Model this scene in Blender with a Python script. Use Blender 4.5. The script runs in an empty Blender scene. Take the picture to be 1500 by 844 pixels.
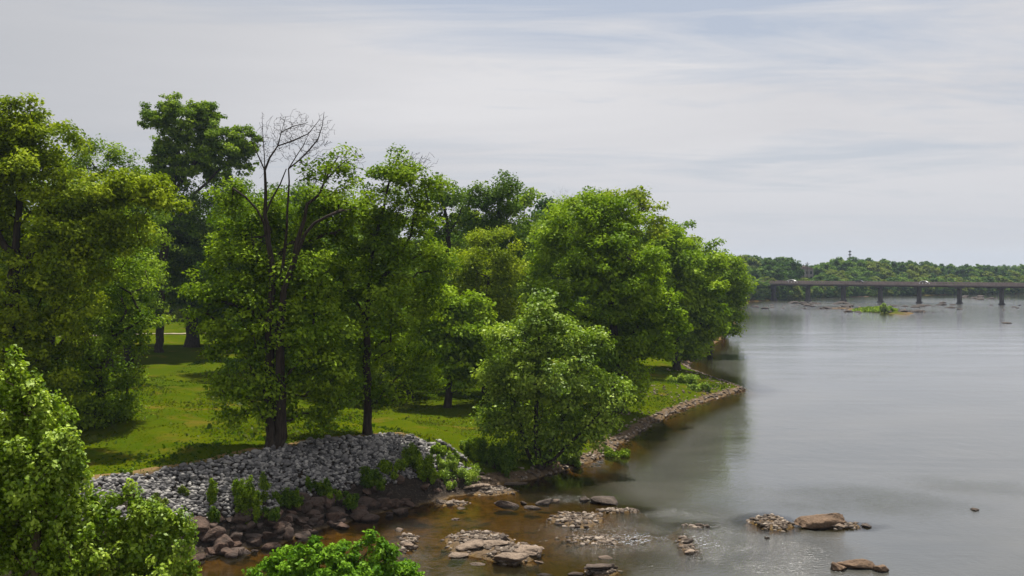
import bpy, math, random
import numpy as np

# ------------------------------------------------------------------ camera, light, exposure
SC = bpy.context.scene
COL = SC.collection
HC, F, HY = 13.0, 1500.0, 390.0          # eye height above the river, focal length in px (1500 wide), horizon row

cam_d = bpy.data.cameras.new('camera')
cam = bpy.data.objects.new('camera', cam_d)
COL.objects.link(cam)
cam.location = (0, 0, HC)
cam.rotation_euler = (math.radians(90), 0, 0)
cam_d.sensor_width = 36.0
cam_d.lens = 36.0 * F / 1500.0
cam_d.shift_y = -(422 - HY) / 1500.0
cam_d.clip_start = 0.1
cam_d.clip_end = 20000
SC.camera = cam

SUN_EL, SUN_AZ = 71.0, 10.0              # degrees; azimuth measured from +Y towards +X
SUN_STRENGTH = 5.0
SKY_STRENGTH = 0.064
sun_d = bpy.data.lights.new('sun', 'SUN')
sun_d.energy = SUN_STRENGTH
sun_d.angle = math.radians(0.7)
sun_d.color = (1.0, 0.95, 0.86)
sun = bpy.data.objects.new('sun', sun_d)
COL.objects.link(sun)
sun.rotation_euler = (math.radians(90 - SUN_EL), 0, math.radians(180 - SUN_AZ))
sun.location = (20, 80, 60)

SC.view_settings.view_transform = 'Standard'
SC.view_settings.look = 'None'
SC.view_settings.exposure = 0.64
SC.view_settings.gamma = 1.0
SC.cycles.max_bounces = 8
SC.cycles.diffuse_bounces = 1
SC.cycles.glossy_bounces = 3
SC.cycles.transmission_bounces = 4
SC.cycles.transparent_max_bounces = 8
SC.cycles.volume_bounces = 0
SC.cycles.sample_clamp_direct = 6.0
SC.cycles.sample_clamp_indirect = 3.0
SC.cycles.caustics_reflective = False
SC.cycles.caustics_refractive = False
SC.cycles.use_denoising = True


class NT:
    """small helper round a node tree"""
    def __init__(self, tree):
        self.t = tree
        tree.nodes.clear()

    def n(self, kind, **kw):
        nd = self.t.nodes.new(kind)
        for k, v in kw.items():
            setattr(nd, k, v)
        return nd

    def l(self, a, b):
        self.t.links.new(a, b)

    def math(self, op, a, b=None, clamp=False):
        nd = self.n('ShaderNodeMath', operation=op)
        nd.use_clamp = clamp
        for i, v in enumerate((a, b)):
            if v is None:
                continue
            if isinstance(v, (int, float)):
                nd.inputs[i].default_value = v
            else:
                self.l(v, nd.inputs[i])
        return nd.outputs[0]

    def mix(self, fac, a, b):
        nd = self.n('ShaderNodeMix', data_type='RGBA')
        for s, v in ((nd.inputs[0], fac), (nd.inputs[6], a), (nd.inputs[7], b)):
            if isinstance(v, (int, float)):
                s.default_value = v
            elif isinstance(v, tuple):
                s.default_value = (*v, 1)
            else:
                self.l(v, s)
        return nd.outputs[2]

    def mixs(self, fac, a, b):
        nd = self.n('ShaderNodeMixShader')
        if isinstance(fac, (int, float)):
            nd.inputs[0].default_value = fac
        else:
            self.l(fac, nd.inputs[0])
        self.l(a, nd.inputs[1])
        self.l(b, nd.inputs[2])
        return nd.outputs[0]

    def noise(self, vec, scale, detail=4, rough=0.55, dist=0.0):
        nd = self.n('ShaderNodeTexNoise')
        if vec is not None:
            self.l(vec, nd.inputs['Vector'])
        nd.inputs['Scale'].default_value = scale
        nd.inputs['Detail'].default_value = detail
        nd.inputs['Roughness'].default_value = rough
        nd.inputs['Distortion'].default_value = dist
        return nd.outputs['Fac']

    def ramp(self, x, lo, hi, a=0.0, b=1.0):
        nd = self.n('ShaderNodeMapRange', clamp=True)
        self.l(x, nd.inputs[0])
        for i, v in enumerate((lo, hi, a, b)):
            nd.inputs[i + 1].default_value = v
        return nd.outputs[0]

    def mapping(self, vec, scale=(1, 1, 1), rot=(0, 0, 0), loc=(0, 0, 0)):
        nd = self.n('ShaderNodeMapping')
        self.l(vec, nd.inputs[0])
        nd.inputs['Scale'].default_value = scale
        nd.inputs['Rotation'].default_value = rot
        nd.inputs['Location'].default_value = loc
        return nd.outputs[0]

    def attr(self, name):
        return self.n('ShaderNodeAttribute', attribute_name=name).outputs['Fac']

    def pos(self):
        return self.n('ShaderNodeNewGeometry').outputs['Position']

    def bump(self, h, strength, distance, normal=None):
        nd = self.n('ShaderNodeBump')
        nd.inputs['Strength'].default_value = strength
        nd.inputs['Distance'].default_value = distance
        self.l(h, nd.inputs['Height'])
        if normal is not None:
            self.l(normal, nd.inputs['Normal'])
        return nd.outputs[0]


# ------------------------------------------------------------------ sky: Nishita behind a thin sheet of cloud
world = bpy.data.worlds.new('World')
SC.world = world
world.use_nodes = True
w = NT(world.node_tree)
sky = w.n('ShaderNodeTexSky', sky_type='NISHITA')
sky.sun_disc = False
sky.sun_elevation = math.radians(SUN_EL)
sky.sun_rotation = math.radians(SUN_AZ)
sky.air_density = 1.0
sky.dust_density = 2.0
tc = w.n('ShaderNodeTexCoord')
sep = w.n('ShaderNodeSeparateXYZ')
w.l(tc.outputs['Generated'], sep.inputs[0])
zz = w.math('ADD', w.math('MAXIMUM', sep.outputs[2], 0.0), 0.10)
comb = w.n('ShaderNodeCombineXYZ')
w.l(w.math('DIVIDE', sep.outputs[0], zz), comb.inputs[0])
w.l(w.math('DIVIDE', sep.outputs[1], zz), comb.inputs[1])
uv = comb.outputs[0]
m1 = w.mapping(uv, (0.6, 0.8, 1), (0, 0, math.radians(-35)), (3.1, 0.7, 0))
n1 = w.noise(m1, 0.7, 7, 0.58, 0.9)
m2 = w.mapping(uv, (0.5, 1.5, 1), (0, 0, math.radians(-32)), (1.0, 5.0, 0))
n2 = w.noise(m2, 1.6, 9, 0.62, 0.9)
nn = w.math('ADD', w.math('MULTIPLY', n1, 0.55), w.math('MULTIPLY', n2, 0.45))
# the cloud is thinnest in one stretch high over the river, where blue shows through
dvec = w.n('ShaderNodeVectorMath', operation='DISTANCE')
w.l(w.mapping(uv, (0.55, 1.0, 1)), dvec.inputs[0])
dvec.inputs[1].default_value = (0.55 * 0.74, 3.0, 0)
hole = w.ramp(dvec.outputs['Value'], 0.0, 1.1, 0.115, 0.0)
cover = w.ramp(w.math('SUBTRACT', nn, hole), 0.33, 0.50)       # 0 = thin spot
n3 = w.noise(w.mapping(uv, (0.35, 0.6, 1), (0, 0, 0.5), (7.7, 2.2, 0)), 0.7, 5, 0.55, 0.5)
cl_col = w.mix(w.ramp(n3, 0.30, 0.66), (6.35, 6.35, 6.65), (7.5, 7.45, 7.65))
thin = w.mix(0.72, sky.outputs[0], (5.5, 5.9, 6.8))
low = w.ramp(sep.outputs[2], 0.0, 0.12)
cover = w.math('MAXIMUM', cover, w.ramp(sep.outputs[2], 0.02, 0.14, 0.6, 0.0))
thin = w.mix(low, (6.2, 6.5, 7.1), thin)
skyc = w.mix(cover, thin, cl_col)
# the cloud is thicker, so greyer, towards the left of the view
thick = w.ramp(w.math('ADD', sep.outputs[0], w.math('MULTIPLY', w.math('SUBTRACT', n3, 0.5), 0.5)), -0.50, -0.02)
skyc = w.mix(thick, w.mix(0.80, skyc, (5.0, 5.15, 5.5)), skyc)
skyc = w.mix(w.ramp(sep.outputs[2], 0.0, 0.13, 0.75, 0.0), skyc, (5.9, 6.1, 6.55))
bg = w.n('ShaderNodeBackground')
w.l(skyc, bg.inputs[0])
bg.inputs[1].default_value = SKY_STRENGTH
out = w.n('ShaderNodeOutputWorld')
w.l(bg.outputs[0], out.inputs[0])


# ------------------------------------------------------------------ helpers
def WP(px, py, Y):
    return np.array([(px - 750.0) * Y / F, Y, HC - (py - HY) * Y / F])


def GP(px, py, z=0.0):
    Y = (HC - z) * F / (py - HY)
    return np.array([(px - 750.0) * Y / F, Y])


def mesh_np(name, V, Fc, mat=None, smooth=False, attrs=None):
    V = np.ascontiguousarray(V, dtype=np.float32)
    Fc = np.ascontiguousarray(Fc, dtype=np.int32)
    k = Fc.shape[1]
    me = bpy.data.meshes.new(name)
    me.vertices.add(len(V))
    me.vertices.foreach_set('co', V.ravel())
    me.loops.add(Fc.size)
    me.loops.foreach_set('vertex_index', Fc.ravel())
    me.polygons.add(len(Fc))
    me.polygons.foreach_set('loop_start', np.arange(0, Fc.size, k, dtype=np.int32))
    me.update(calc_edges=True)
    if smooth:
        me.polygons.foreach_set('use_smooth', np.ones(len(Fc), dtype=bool))
    for an, av in (attrs or {}).items():
        a = me.attributes.new(an, 'FLOAT', 'POINT')
        a.data.foreach_set('value', np.ascontiguousarray(av, dtype=np.float32))
    if mat:
        me.materials.append(mat)
    return me


def link(name, data, parent=None, loc=(0, 0, 0), rz=0.0, scale=None):
    o = bpy.data.objects.new(name, data)
    COL.objects.link(o)
    o.location = [float(v) for v in loc]
    o.rotation_euler = (0, 0, rz)
    if scale is not None:
        o.scale = scale
    if parent is not None:
        o.parent = parent
    return o


def tag(o, label=None, cat=None, group=None, kind=None):
    if label:
        o['label'] = label
    if cat:
        o['category'] = cat
    if group:
        o['group'] = group
    if kind:
        o['kind'] = kind
    return o


class MB:
    """collects quads and triangles (as degenerate-free quads/tris) into one mesh"""
    def __init__(self):
        self.v, self.f = [], []

    def box(self, c, s, ax=None):
        ax = np.eye(3) if ax is None else np.asarray(ax)
        b = len(self.v)
        for dx in (-.5, .5):
            for dy in (-.5, .5):
                for dz in (-.5, .5):
                    self.v.append(np.asarray(c) + ax[0] * dx * s[0] + ax[1] * dy * s[1] + ax[2] * dz * s[2])
        for q in ((0, 1, 3, 2), (4, 6, 7, 5), (0, 4, 5, 1), (2, 3, 7, 6), (0, 2, 6, 4), (1, 5, 7, 3)):
            self.f.append([b + i for i in q])
        return self

    def tube(self, p, q, r0, r1=None, k=8):
        r1 = r0 if r1 is None else r1
        p, q = np.asarray(p, float), np.asarray(q, float)
        d = (q - p) / np.linalg.norm(q - p)
        ref = np.array([0, 0, 1.0]) if abs(d[2]) < .9 else np.array([1.0, 0, 0])
        u = np.cross(d, ref); u /= np.linalg.norm(u)
        v = np.cross(d, u)
        b = len(self.v)
        for c, r in ((p, r0), (q, r1)):
            for i in range(k):
                a = 2 * math.pi * i / k
                self.v.append(c + r * (math.cos(a) * u + math.sin(a) * v))
        for i in range(k):
            j = (i + 1) % k
            self.f.append([b + i, b + j, b + k + j, b + k + i])
        self.f.append([b + k + i for i in range(k)])
        self.f.append([b + i for i in reversed(range(k))])
        return self

    def prism(self, prof, y0, y1, ax=None, org=(0, 0, 0)):
        """profile in x,z extruded along y"""
        ax = np.eye(3) if ax is None else np.asarray(ax)
        b = len(self.v); n = len(prof)
        for y in (y0, y1):
            for (x, z) in prof:
                self.v.append(np.asarray(org) + ax[0] * x + ax[1] * y + ax[2] * z)
        for i in range(n):
            j = (i + 1) % n
            self.f.append([b + i, b + j, b + n + j, b + n + i])
        self.f.append([b + i for i in reversed(range(n))])
        self.f.append([b + n + i for i in range(n)])
        return self

    def build(self, name, mat, parent=None, loc=(0, 0, 0), rz=0.0):
        me = bpy.data.meshes.new(name)
        me.from_pydata([tuple(map(float, v)) for v in self.v], [], self.f)
        me.materials.append(mat)
        me.update()
        return link(name, me, parent, loc, rz)


# value noise for the terrain
def vnoise(x, y, scale, seed):
    x = np.asarray(x) * scale; y = np.asarray(y) * scale
    xi = np.floor(x).astype(np.int64); yi = np.floor(y).astype(np.int64)
    fx = x - xi; fy = y - yi
    fx = fx * fx * (3 - 2 * fx); fy = fy * fy * (3 - 2 * fy)

    def h(a, b):
        n = (a * 374761393 + b * 668265263 + seed * 1442695041) & 0x7fffffff
        n = ((n ^ (n >> 13)) * 1274126177) & 0x7fffffff
        n = (n ^ (n >> 16)) & 0xffff
        return n / 65535.0
    return ((h(xi, yi) * (1 - fx) + h(xi + 1, yi) * fx) * (1 - fy)
            + (h(xi, yi + 1) * (1 - fx) + h(xi + 1, yi + 1) * fx) * fy) - 0.5


def fbm(x, y, scale, seed, octs=4):
    s = 0; a = 1.0
    for i in range(octs):
        s = s + a * vnoise(x, y, scale * 2 ** i, seed + i * 17); a *= 0.5
    return s


def sstep(x, a, b):
    t = np.clip((x - a) / (b - a), 0, 1)
    return t * t * (3 - 2 * t)


# ------------------------------------------------------------------ terrain: shoreline with bank heights
# (pixel x, pixel y of the waterline, bank height, width of the slope, stone cover)
shore_px = [
    (300, 815, 3.2, 4.8, 1), (400, 800, 3.4, 4.7, 1), (470, 778, 3.4, 4.6, 1), (540, 757, 3.3, 4.5, 1), (620, 741, 3.2, 4.6, 1),
    (690, 724, 2.9, 4.8, .95), (742, 709, 2.2, 6.0, .4), (790, 701, 1.7, 8, .15), (830, 689, 1.5, 7, .12), (880, 672, 1.3, 6, .12), (905, 655, 1.2, 6, .12),
    (930, 638, 1.2, 6, .12), (960, 619, 1.2, 6, .12), (1000, 601, 1.15, 6, .15), (1050, 584, 1.1, 6, .2), (1092, 571, .8, 5, .25),
    (1068, 561, 1.0, 5, .2), (1030, 549, 1.2, 5, .2), (1008, 538, 1.4, 5, .2), (1020, 522, 1.5, 5, .2), (1052, 501, 1.6, 5, .2), (1072, 487, 1.8, 6, .1),
    (1078, 470, 2, 6, .05), (1083, 455, 2, 6, .05), (1090, 446, 1.2, 4, .05), (1100, 441.5, 1.2, 3, .05), (1140, 439, 1.2, 3, .05), (1180, 436.5, 1.2, 3, .05),
    (1250, 434.5, 1.2, 3, .2), (1350, 432.5, 1.2, 4, .3), (1500, 430, 1.3, 5, .3)]
main_poly = [(-400, 8, 3.4, 4.8, 1), (-90, 24, 3.4, 4.8, 1), (-50, 30, 3.4, 4.8, 1), (-28, 38, 2.8, 4.8, 1), (-19, 43, 2.85, 4.8, 1)]
for a in shore_px:
    g = GP(a[0], a[1])
    main_poly.append((g[0], g[1], *a[2:]))
main_poly += [(330, 515, 2, 14, .6), (700, 640, 2, 14, .3), (3000, 900, 2, 14, .1), (3000, 5000, 2, 14, 0), (-3000, 5000, 2, 14, 0), (-3000, -20, 2, 14, 0)]
near_poly = [(-400, -10, 2.5, 6, .2), (-60, 17, 2.2, 6, .2), (-33, 26, 2.0, 5, .2), (-20, 32, 1.8, 4, .2), (-12, 35.5, 1.6, 4, .3), (-6, 35, 1.4, 4, .3), (-2.5, 31, 1.4, 4, .3),
             (-1.5, 22, 2, 4, .2), (2, 4, 2.5, 5, .2), (3, -60, 3, 5, .2), (-400, -60, 3, 5, .2)]


def poly_sd(P, x, y):
    """signed distance (inside positive) plus interpolated attributes of the nearest edge"""
    P = np.array(P, float)
    best = np.full(x.shape, 1e18)
    att = np.zeros(x.shape + (3,))
    inside = np.zeros(x.shape, bool)
    n = len(P)
    for i in range(n):
        a, b = P[i], P[(i + 1) % n]
        dx, dy = b[0] - a[0], b[1] - a[1]
        t = np.clip(((x - a[0]) * dx + (y - a[1]) * dy) / (dx * dx + dy * dy), 0, 1)
        d = (x - a[0] - t * dx) ** 2 + (y - a[1] - t * dy) ** 2
        m = d < best
        best = np.where(m, d, best)
        att = np.where(m[..., None], a[2:5] + t[..., None] * (b[2:5] - a[2:5]), att)
        cr = ((a[1] > y) != (b[1] > y))
        with np.errstate(divide='ignore', invalid='ignore'):
            xi = a[0] + (y - a[1]) * dx / (dy if dy != 0 else 1e-9)
        inside ^= cr & (x < xi)
    d = np.sqrt(best)
    return np.where(inside, d, -d), att


# gravel bars that lift the bed out of the water: pixel centre, half sizes in px, crest height
bars_px = [(845, 761, 42, 11, .14), (905, 748, 40, 4, .03), (700, 795, 50, 15, .22), (752, 813, 40, 13, .20), (598, 797, 14, 14, .10), (1130, 768, 40, 12, .16), (1225, 771, 50, 6, .10),
           (1005, 800, 14, 17, .06), (880, 838, 26, 8, .14), (1018, 770, 28, 5, -.02), (880, 790, 70, 10, -.03), (660, 738, 28, 4, .05), (715, 719, 40, 7, .10),
           (1280, 455, 32, 7, .5), (1220, 452, 40, 2.5, .05), (1340, 456.5, 30, 2, .05)]
bars = []
for (cx, cy, rx, ry, hh) in bars_px:
    c = GP(cx, cy)
    bars.append((c[0], c[1], rx * c[1] / F, abs(GP(cx, cy - ry)[1] - GP(cx, cy + ry)[1]) / 2, hh))


def shallow(x, y):
    """how much the stream mouth among the rocks is shallow"""
    return np.exp(-((x + 1) / 13.0) ** 2 - ((y - 49) / 10.0) ** 2)


def terrain(x, y):
    x = np.asarray(x, float); y = np.asarray(y, float)
    wig = 0.55 * fbm(x, y, 0.45, 5, 3)
    d1, a1 = poly_sd(main_poly, x, y)
    d2, a2 = poly_sd(near_poly, x, y)
    m = d1 > d2
    d = np.where(m, d1, d2)
    a = np.where(m[..., None], a1, a2)
    amp = np.where(d > 0, 1, .6)
    d = d + wig * amp * np.clip(1.4 - np.abs(d) * .05, 0, 1)
    h, wd, st = a[..., 0], a[..., 1], a[..., 2]
    t = np.clip(d / wd, 0, 1)
    steep = st > .6
    prof = np.where(steep, 0.10 * np.clip(d / 1.0, 0, 1) + 0.90 * np.clip((d - .8) / (wd - .8), 0, 1) ** .92,
                    1 - (1 - t) ** 1.6)
    z_land = 0.02 + h * prof
    inl = np.maximum(d - wd, 0)
    rise = 0.03 * np.minimum(inl, 60) + 0.0015 * np.clip(inl - 60, 0, 1500)
    z_land = z_land + rise * np.where(m, 1, .3) + 0.22 * fbm(x, y, 0.12, 9, 4) * np.clip(inl / 3, 0, 1) + 0.10 * fbm(x, y, 0.9, 21, 3) * np.clip(d / 1.5, 0, 1)
    sh = shallow(x, y)
    dep = np.minimum(0.10 + (.10 + .22 * (1 - np.clip(shallow(x, y) * 1.6, 0, 1))) * (-d), 1.7)
    dep = dep * (1 - .72 * sh) + .12 * sh
    z_bed = -dep + 0.10 * fbm(x, y, .5, 33, 4) * sh + 0.05 * fbm(x, y, 1.8, 35, 2)
    for (bx, by, rx, ry, hh) in bars:
        e = np.sqrt(((x - bx) / rx) ** 2 + ((y - by) / ry) ** 2) + .45 * fbm(x, y, .9, 41, 3)
        k = sstep(-e, -1.7, -.55)
        z_bed = z_bed * (1 - k) + (hh + .10 * fbm(x, y, 2.2, 43, 3)) * k
    z = np.where(d > 0, z_land, np.minimum(z_bed, 0.6))
    return z, d, st, m


def hz(x, y):
    return float(terrain(np.array([x]), np.array([y]))[0][0])


def axis(lo, hi, dlo, dhi, step, grow=1.12):
    mid = list(np.arange(dlo, dhi + step, step))
    s = step; v = dhi
    right = []
    while v < hi:
        s *= grow; v += s; right.append(v)
    s = step; v = dlo; left = []
    while v > lo:
        s *= grow; v -= s; left.append(v)
    return np.array(left[::-1] + mid + right)


def grid_faces(nx, ny):
    i = np.arange(nx - 1)[None, :]; j = np.arange(ny - 1)[:, None]
    a = (j * nx + i).ravel()
    return np.stack([a, a + 1, a + nx + 1, a + nx], 1)


def hit(px, py):
    """where the sight line of a photo pixel meets the ground or the water (used once, to read sizes off the photograph)"""
    Y = np.concatenate([np.arange(15, 140, .25), np.arange(140, 700, 1.5)])
    X = (px - 750) * Y / F
    zr = HC - (py - HY) * Y / F
    zt = np.maximum(terrain(X, Y)[0], 0)
    k = np.argmax(zr <= zt)
    if not (zr <= zt).any():
        k = len(Y) - 1
    return np.array([X[k], Y[k], float(terrain(X[k:k + 1], Y[k:k + 1])[0][0])])


# ------------------------------------------------------------------ materials
def material(name):
    m = bpy.data.materials.new(name)
    m.use_nodes = True
    return m, NT(m.node_tree)


def mat_out(nt, sh, vol=None):
    o = nt.n('ShaderNodeOutputMaterial')
    if sh is not None:
        nt.l(sh, o.inputs[0])
    if vol is not None:
        nt.l(vol, o.inputs[1])


def principled(nt, col, rough=0.8, normal=None, spec=None):
    p = nt.n('ShaderNodeBsdfPrincipled')
    if isinstance(col, tuple):
        p.inputs['Base Color'].default_value = (*col, 1)
    else:
        nt.l(col, p.inputs['Base Color'])
    if isinstance(rough, (int, float)):
        p.inputs['Roughness'].default_value = rough
    else:
        nt.l(rough, p.inputs['Roughness'])
    if normal is not None:
        nt.l(normal, p.inputs['Normal'])
    if spec is not None:
        p.inputs['Specular IOR Level'].default_value = spec
    return p.outputs[0]


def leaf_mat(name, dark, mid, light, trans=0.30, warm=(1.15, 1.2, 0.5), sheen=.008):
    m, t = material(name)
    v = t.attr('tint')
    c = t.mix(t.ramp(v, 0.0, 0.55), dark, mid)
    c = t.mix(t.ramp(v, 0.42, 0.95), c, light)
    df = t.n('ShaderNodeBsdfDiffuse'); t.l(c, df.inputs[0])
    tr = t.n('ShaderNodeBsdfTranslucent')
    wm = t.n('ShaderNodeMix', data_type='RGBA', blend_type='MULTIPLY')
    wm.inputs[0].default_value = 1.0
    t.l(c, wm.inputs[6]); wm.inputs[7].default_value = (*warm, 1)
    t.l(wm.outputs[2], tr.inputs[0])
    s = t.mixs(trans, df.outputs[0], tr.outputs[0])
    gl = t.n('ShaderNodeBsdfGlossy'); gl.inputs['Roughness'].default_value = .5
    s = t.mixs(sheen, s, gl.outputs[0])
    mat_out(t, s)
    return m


LEAF = {
    'bright': leaf_mat('leaf_bright_green', (.060, .125, .003), (.165, .265, .006), (.300, .420, .016)),
    'yellow': leaf_mat('leaf_yellow_green', (.074, .120, .003), (.195, .265, .006), (.350, .420, .016)),
    'mid': leaf_mat('leaf_mid_green', (.050, .105, .003), (.135, .220, .006), (.265, .370, .016)),
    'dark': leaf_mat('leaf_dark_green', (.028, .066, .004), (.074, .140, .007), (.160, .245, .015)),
    'lush': leaf_mat('leaf_lush_green', (.038, .112, .004), (.100, .220, .008), (.190, .345, .020)),
    'fresh': leaf_mat('leaf_fresh_green', (.068, .130, .006), (.180, .285, .010), (.370, .480, .050), sheen=.025),
    'far': leaf_mat('leaf_far_green', (.036, .088, .014), (.098, .180, .024), (.185, .275, .040), .3),
    'fardark': leaf_mat('leaf_far_dark_green', (.018, .050, .012), (.044, .100, .018), (.085, .150, .026), .3),
    'olive': leaf_mat('leaf_olive_green', (.060, .095, .014), (.130, .180, .024), (.235, .270, .042), .3),
}


def bark_mat(name, a, b):
    m, t = material(name)
    p = t.n('ShaderNodeTexCoord').outputs['Object']
    n = t.noise(t.mapping(p, (5, 5, .8)), 2.0, 5, .65)
    mat_out(t, principled(t, t.mix(t.ramp(n, .35, .65), a, b), .95, t.bump(n, .6, .05), .15))
    return m


BARK = bark_mat('bark_dark', (.016, .012, .009), (.052, .040, .030))
DEADBARK = bark_mat('bark_dead', (.05, .042, .036), (.13, .115, .10))
BRUSH = bark_mat('bark_brush', (.04, .03, .018), (.11, .085, .05))


def rock_mat(name, a, b, c, scale=3.0, wet=True):
    m, t = material(name)
    p = t.pos()
    rnd = t.n('ShaderNodeObjectInfo').outputs['Random']
    n = t.noise(p, scale, 7, .62)
    n2 = t.noise(p, scale * 5, 5, .6)
    col = t.mix(t.ramp(n, .35, .66), a, b)
    col = t.mix(t.math('MULTIPLY', t.ramp(rnd, 0, 1), .65), col, c)
    col = t.mix(t.math('MULTIPLY', t.ramp(n2, .5, .75), .45), col, tuple(v * .45 for v in a))
    if wet:   # dark wet band just above the waterline
        z = t.n('ShaderNodeSeparateXYZ'); t.l(p, z.inputs[0])
        k = t.ramp(t.math('ADD', z.outputs[2], t.math('MULTIPLY', n, .12)), .10, .18, 1, 0)
        col = t.mix(t.math('MULTIPLY', k, .7), col, tuple(v * .22 for v in a))
    h = t.math('ADD', n, t.math('MULTIPLY', n2, .35))
    mat_out(t, principled(t, col, .88, t.bump(h, 1.0, .22), .25))
    return m


ROCK_RED = rock_mat('boulder_red_brown', (.035, .022, .016), (.120, .072, .050), (.085, .068, .058), 2.2)
ROCK_PALE = rock_mat('rock_pale_tan', (.15, .108, .078), (.31, .235, .175), (.23, .175, .13), 2.8)
ROCK_DARK = rock_mat('rock_dark_brown', (.045, .033, .026), (.125, .092, .070), (.085, .070, .058), 2.5)
ROCK_FAR = rock_mat('rock_far_dark', (.022, .017, .014), (.065, .050, .042), (.05, .04, .034), 1.2)
ROCK_RUST = rock_mat('rock_rusty_top', (.085, .055, .036), (.23, .15, .092), (.15, .10, .065), 1.8)


def stone_stuff_mat(name, a, b, c):
    m, t = material(name)
    v = t.attr('tint')
    p = t.pos()
    n = t.noise(p, 9, 4, .6)
    col = t.mix(t.ramp(v, 0, .5), a, b)
    col = t.mix(t.ramp(v, .5, 1), col, c)
    col = t.mix(t.math('MULTIPLY', t.ramp(n, .5, .75), .4), col, tuple(q * .4 for q in a))
    mat_out(t, principled(t, col, .9, t.bump(n, .4, .04), .2))
    return m


RIPRAP = stone_stuff_mat('riprap_grey', (.05, .048, .049), (.155, .149, .147), (.36, .342, .315))
PEBBLE = stone_stuff_mat('gravel_brown', (.06, .046, .036), (.145, .112, .085), (.30, .25, .20))


def riprap_obj_mat():
    m, t = material('riprap_stone_grey')
    rnd = t.n('ShaderNodeObjectInfo').outputs['Random']
    n = t.noise(t.pos(), 7, 5, .6)
    col = t.mix(t.ramp(rnd, 0, 1), (.09, .086, .087), (.26, .247, .23))
    col = t.mix(t.math('MULTIPLY', t.ramp(n, .45, .75), .5), col, (.12, .11, .105))
    mat_out(t, principled(t, col, .9, t.bump(n, .5, .05), .2))
    return m


RIPSTONE = riprap_obj_mat()


def plain(name, a, b=None, rough=.8, scale=1.5, metallic=0.0):
    m, t = material(name)
    b = b or tuple(v * .7 for v in a)
    n = t.noise(t.n('ShaderNodeTexCoord').outputs['Object'], scale, 6, .6)
    s = principled(t, t.mix(t.ramp(n, .35, .65), a, b), rough, None, .3)
    mat_out(t, s)
    return m


# ground ------------------------------------------------------------
def ground_mat():
    m, t = material('ground')
    p = t.pos()
    gr, wetb, dirt = t.attr('grass'), t.attr('bed'), t.attr('dirt')
    big = t.noise(p, .16, 5, .6, .4)
    fine = t.noise(p, 2.6, 6, .7)
    vf = t.noise(p, 11, 4, .7)
    g = t.mix(t.ramp(big, .36, .62), (.040, .062, .0015), (.070, .084, .002))
    g = t.mix(t.math('MULTIPLY', t.ramp(fine, .45, .7), .75), g, (.030, .070, .0015))
    patch = t.noise(t.mapping(p, (.7, 1.0, 1), (0, 0, .3), (4, 9, 0)), .42, 5, .6, .5)
    g = t.mix(t.math('MULTIPLY', t.ramp(patch, .56, .70), .7), g, (.125, .088, .015))
    g = t.mix(t.math('MULTIPLY', t.ramp(vf, .5, .75), .5), g, (.025, .045, .001))
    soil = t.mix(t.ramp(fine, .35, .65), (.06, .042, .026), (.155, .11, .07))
    soil = t.mix(t.attr('gap_shade'), soil, (.022, .019, .017))  # shade in the gaps between riprap stones, painted into the soil colour
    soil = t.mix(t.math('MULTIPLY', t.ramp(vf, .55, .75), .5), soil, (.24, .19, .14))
    k = t.ramp(t.math('ADD', gr, t.math('MULTIPLY', t.math('SUBTRACT', fine, .5), 1.1)), .35, .6)
    col = t.mix(k, soil, g)
    col = t.mix(t.math('MULTIPLY', t.ramp(t.math('ADD', dirt, t.math('MULTIPLY', t.math('SUBTRACT', vf, .5), .8)), .4, .6), .8), col, (.20, .125, .065))
    bed = t.mix(t.ramp(fine, .38, .62), (.105, .062, .013), (.20, .128, .034))
    bed = t.mix(t.ramp(t.noise(p, 1.1, 5, .65), .52, .68), bed, (.018, .017, .008))
    bed = t.mix(t.ramp(vf, .62, .72), bed, (.26, .21, .14))
    col = t.mix(wetb, col, bed)
    hgt = t.math('ADD', fine, t.math('MULTIPLY', vf, .6))
    mat_out(t, principled(t, col, .95, t.bump(hgt, .8, .12), .0))
    return m


xs = axis(-1400, 1900, -26, 33, .36, 1.13)
ys = axis(-60, 2300, 40, 112, .36, 1.08)
GX, GY = np.meshgrid(xs, ys)
Z, D, ST, M = terrain(GX, GY)
land = sstep(D, .7, 2.2)
rip = sstep(ST, .6, .8)
wslope = 4.75
grass = np.where(rip > .5, sstep(D, wslope - .4, wslope + .5), sstep(D, .5, 1.5) * .95)
grass = np.where(D < 0, sstep(Z, .25, .45) * .9, grass)
dirt = np.where(rip > .5, np.exp(-((D - wslope - .35) / .45) ** 2) * .8, 0)
bedm = sstep(-Z, -.05, .06)
gme = mesh_np('ground', np.stack([GX.ravel(), GY.ravel(), Z.ravel()], 1), grid_faces(len(xs), len(ys)), ground_mat(), True,
              {'grass': grass.ravel(), 'bed': bedm.ravel(), 'dirt': dirt.ravel(), 'gap_shade': (rip * sstep(D, -.2, .4) * (1 - sstep(D, 4.3, 4.8))).ravel() * .9})
tag(link('ground', gme), kind='structure')


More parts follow.
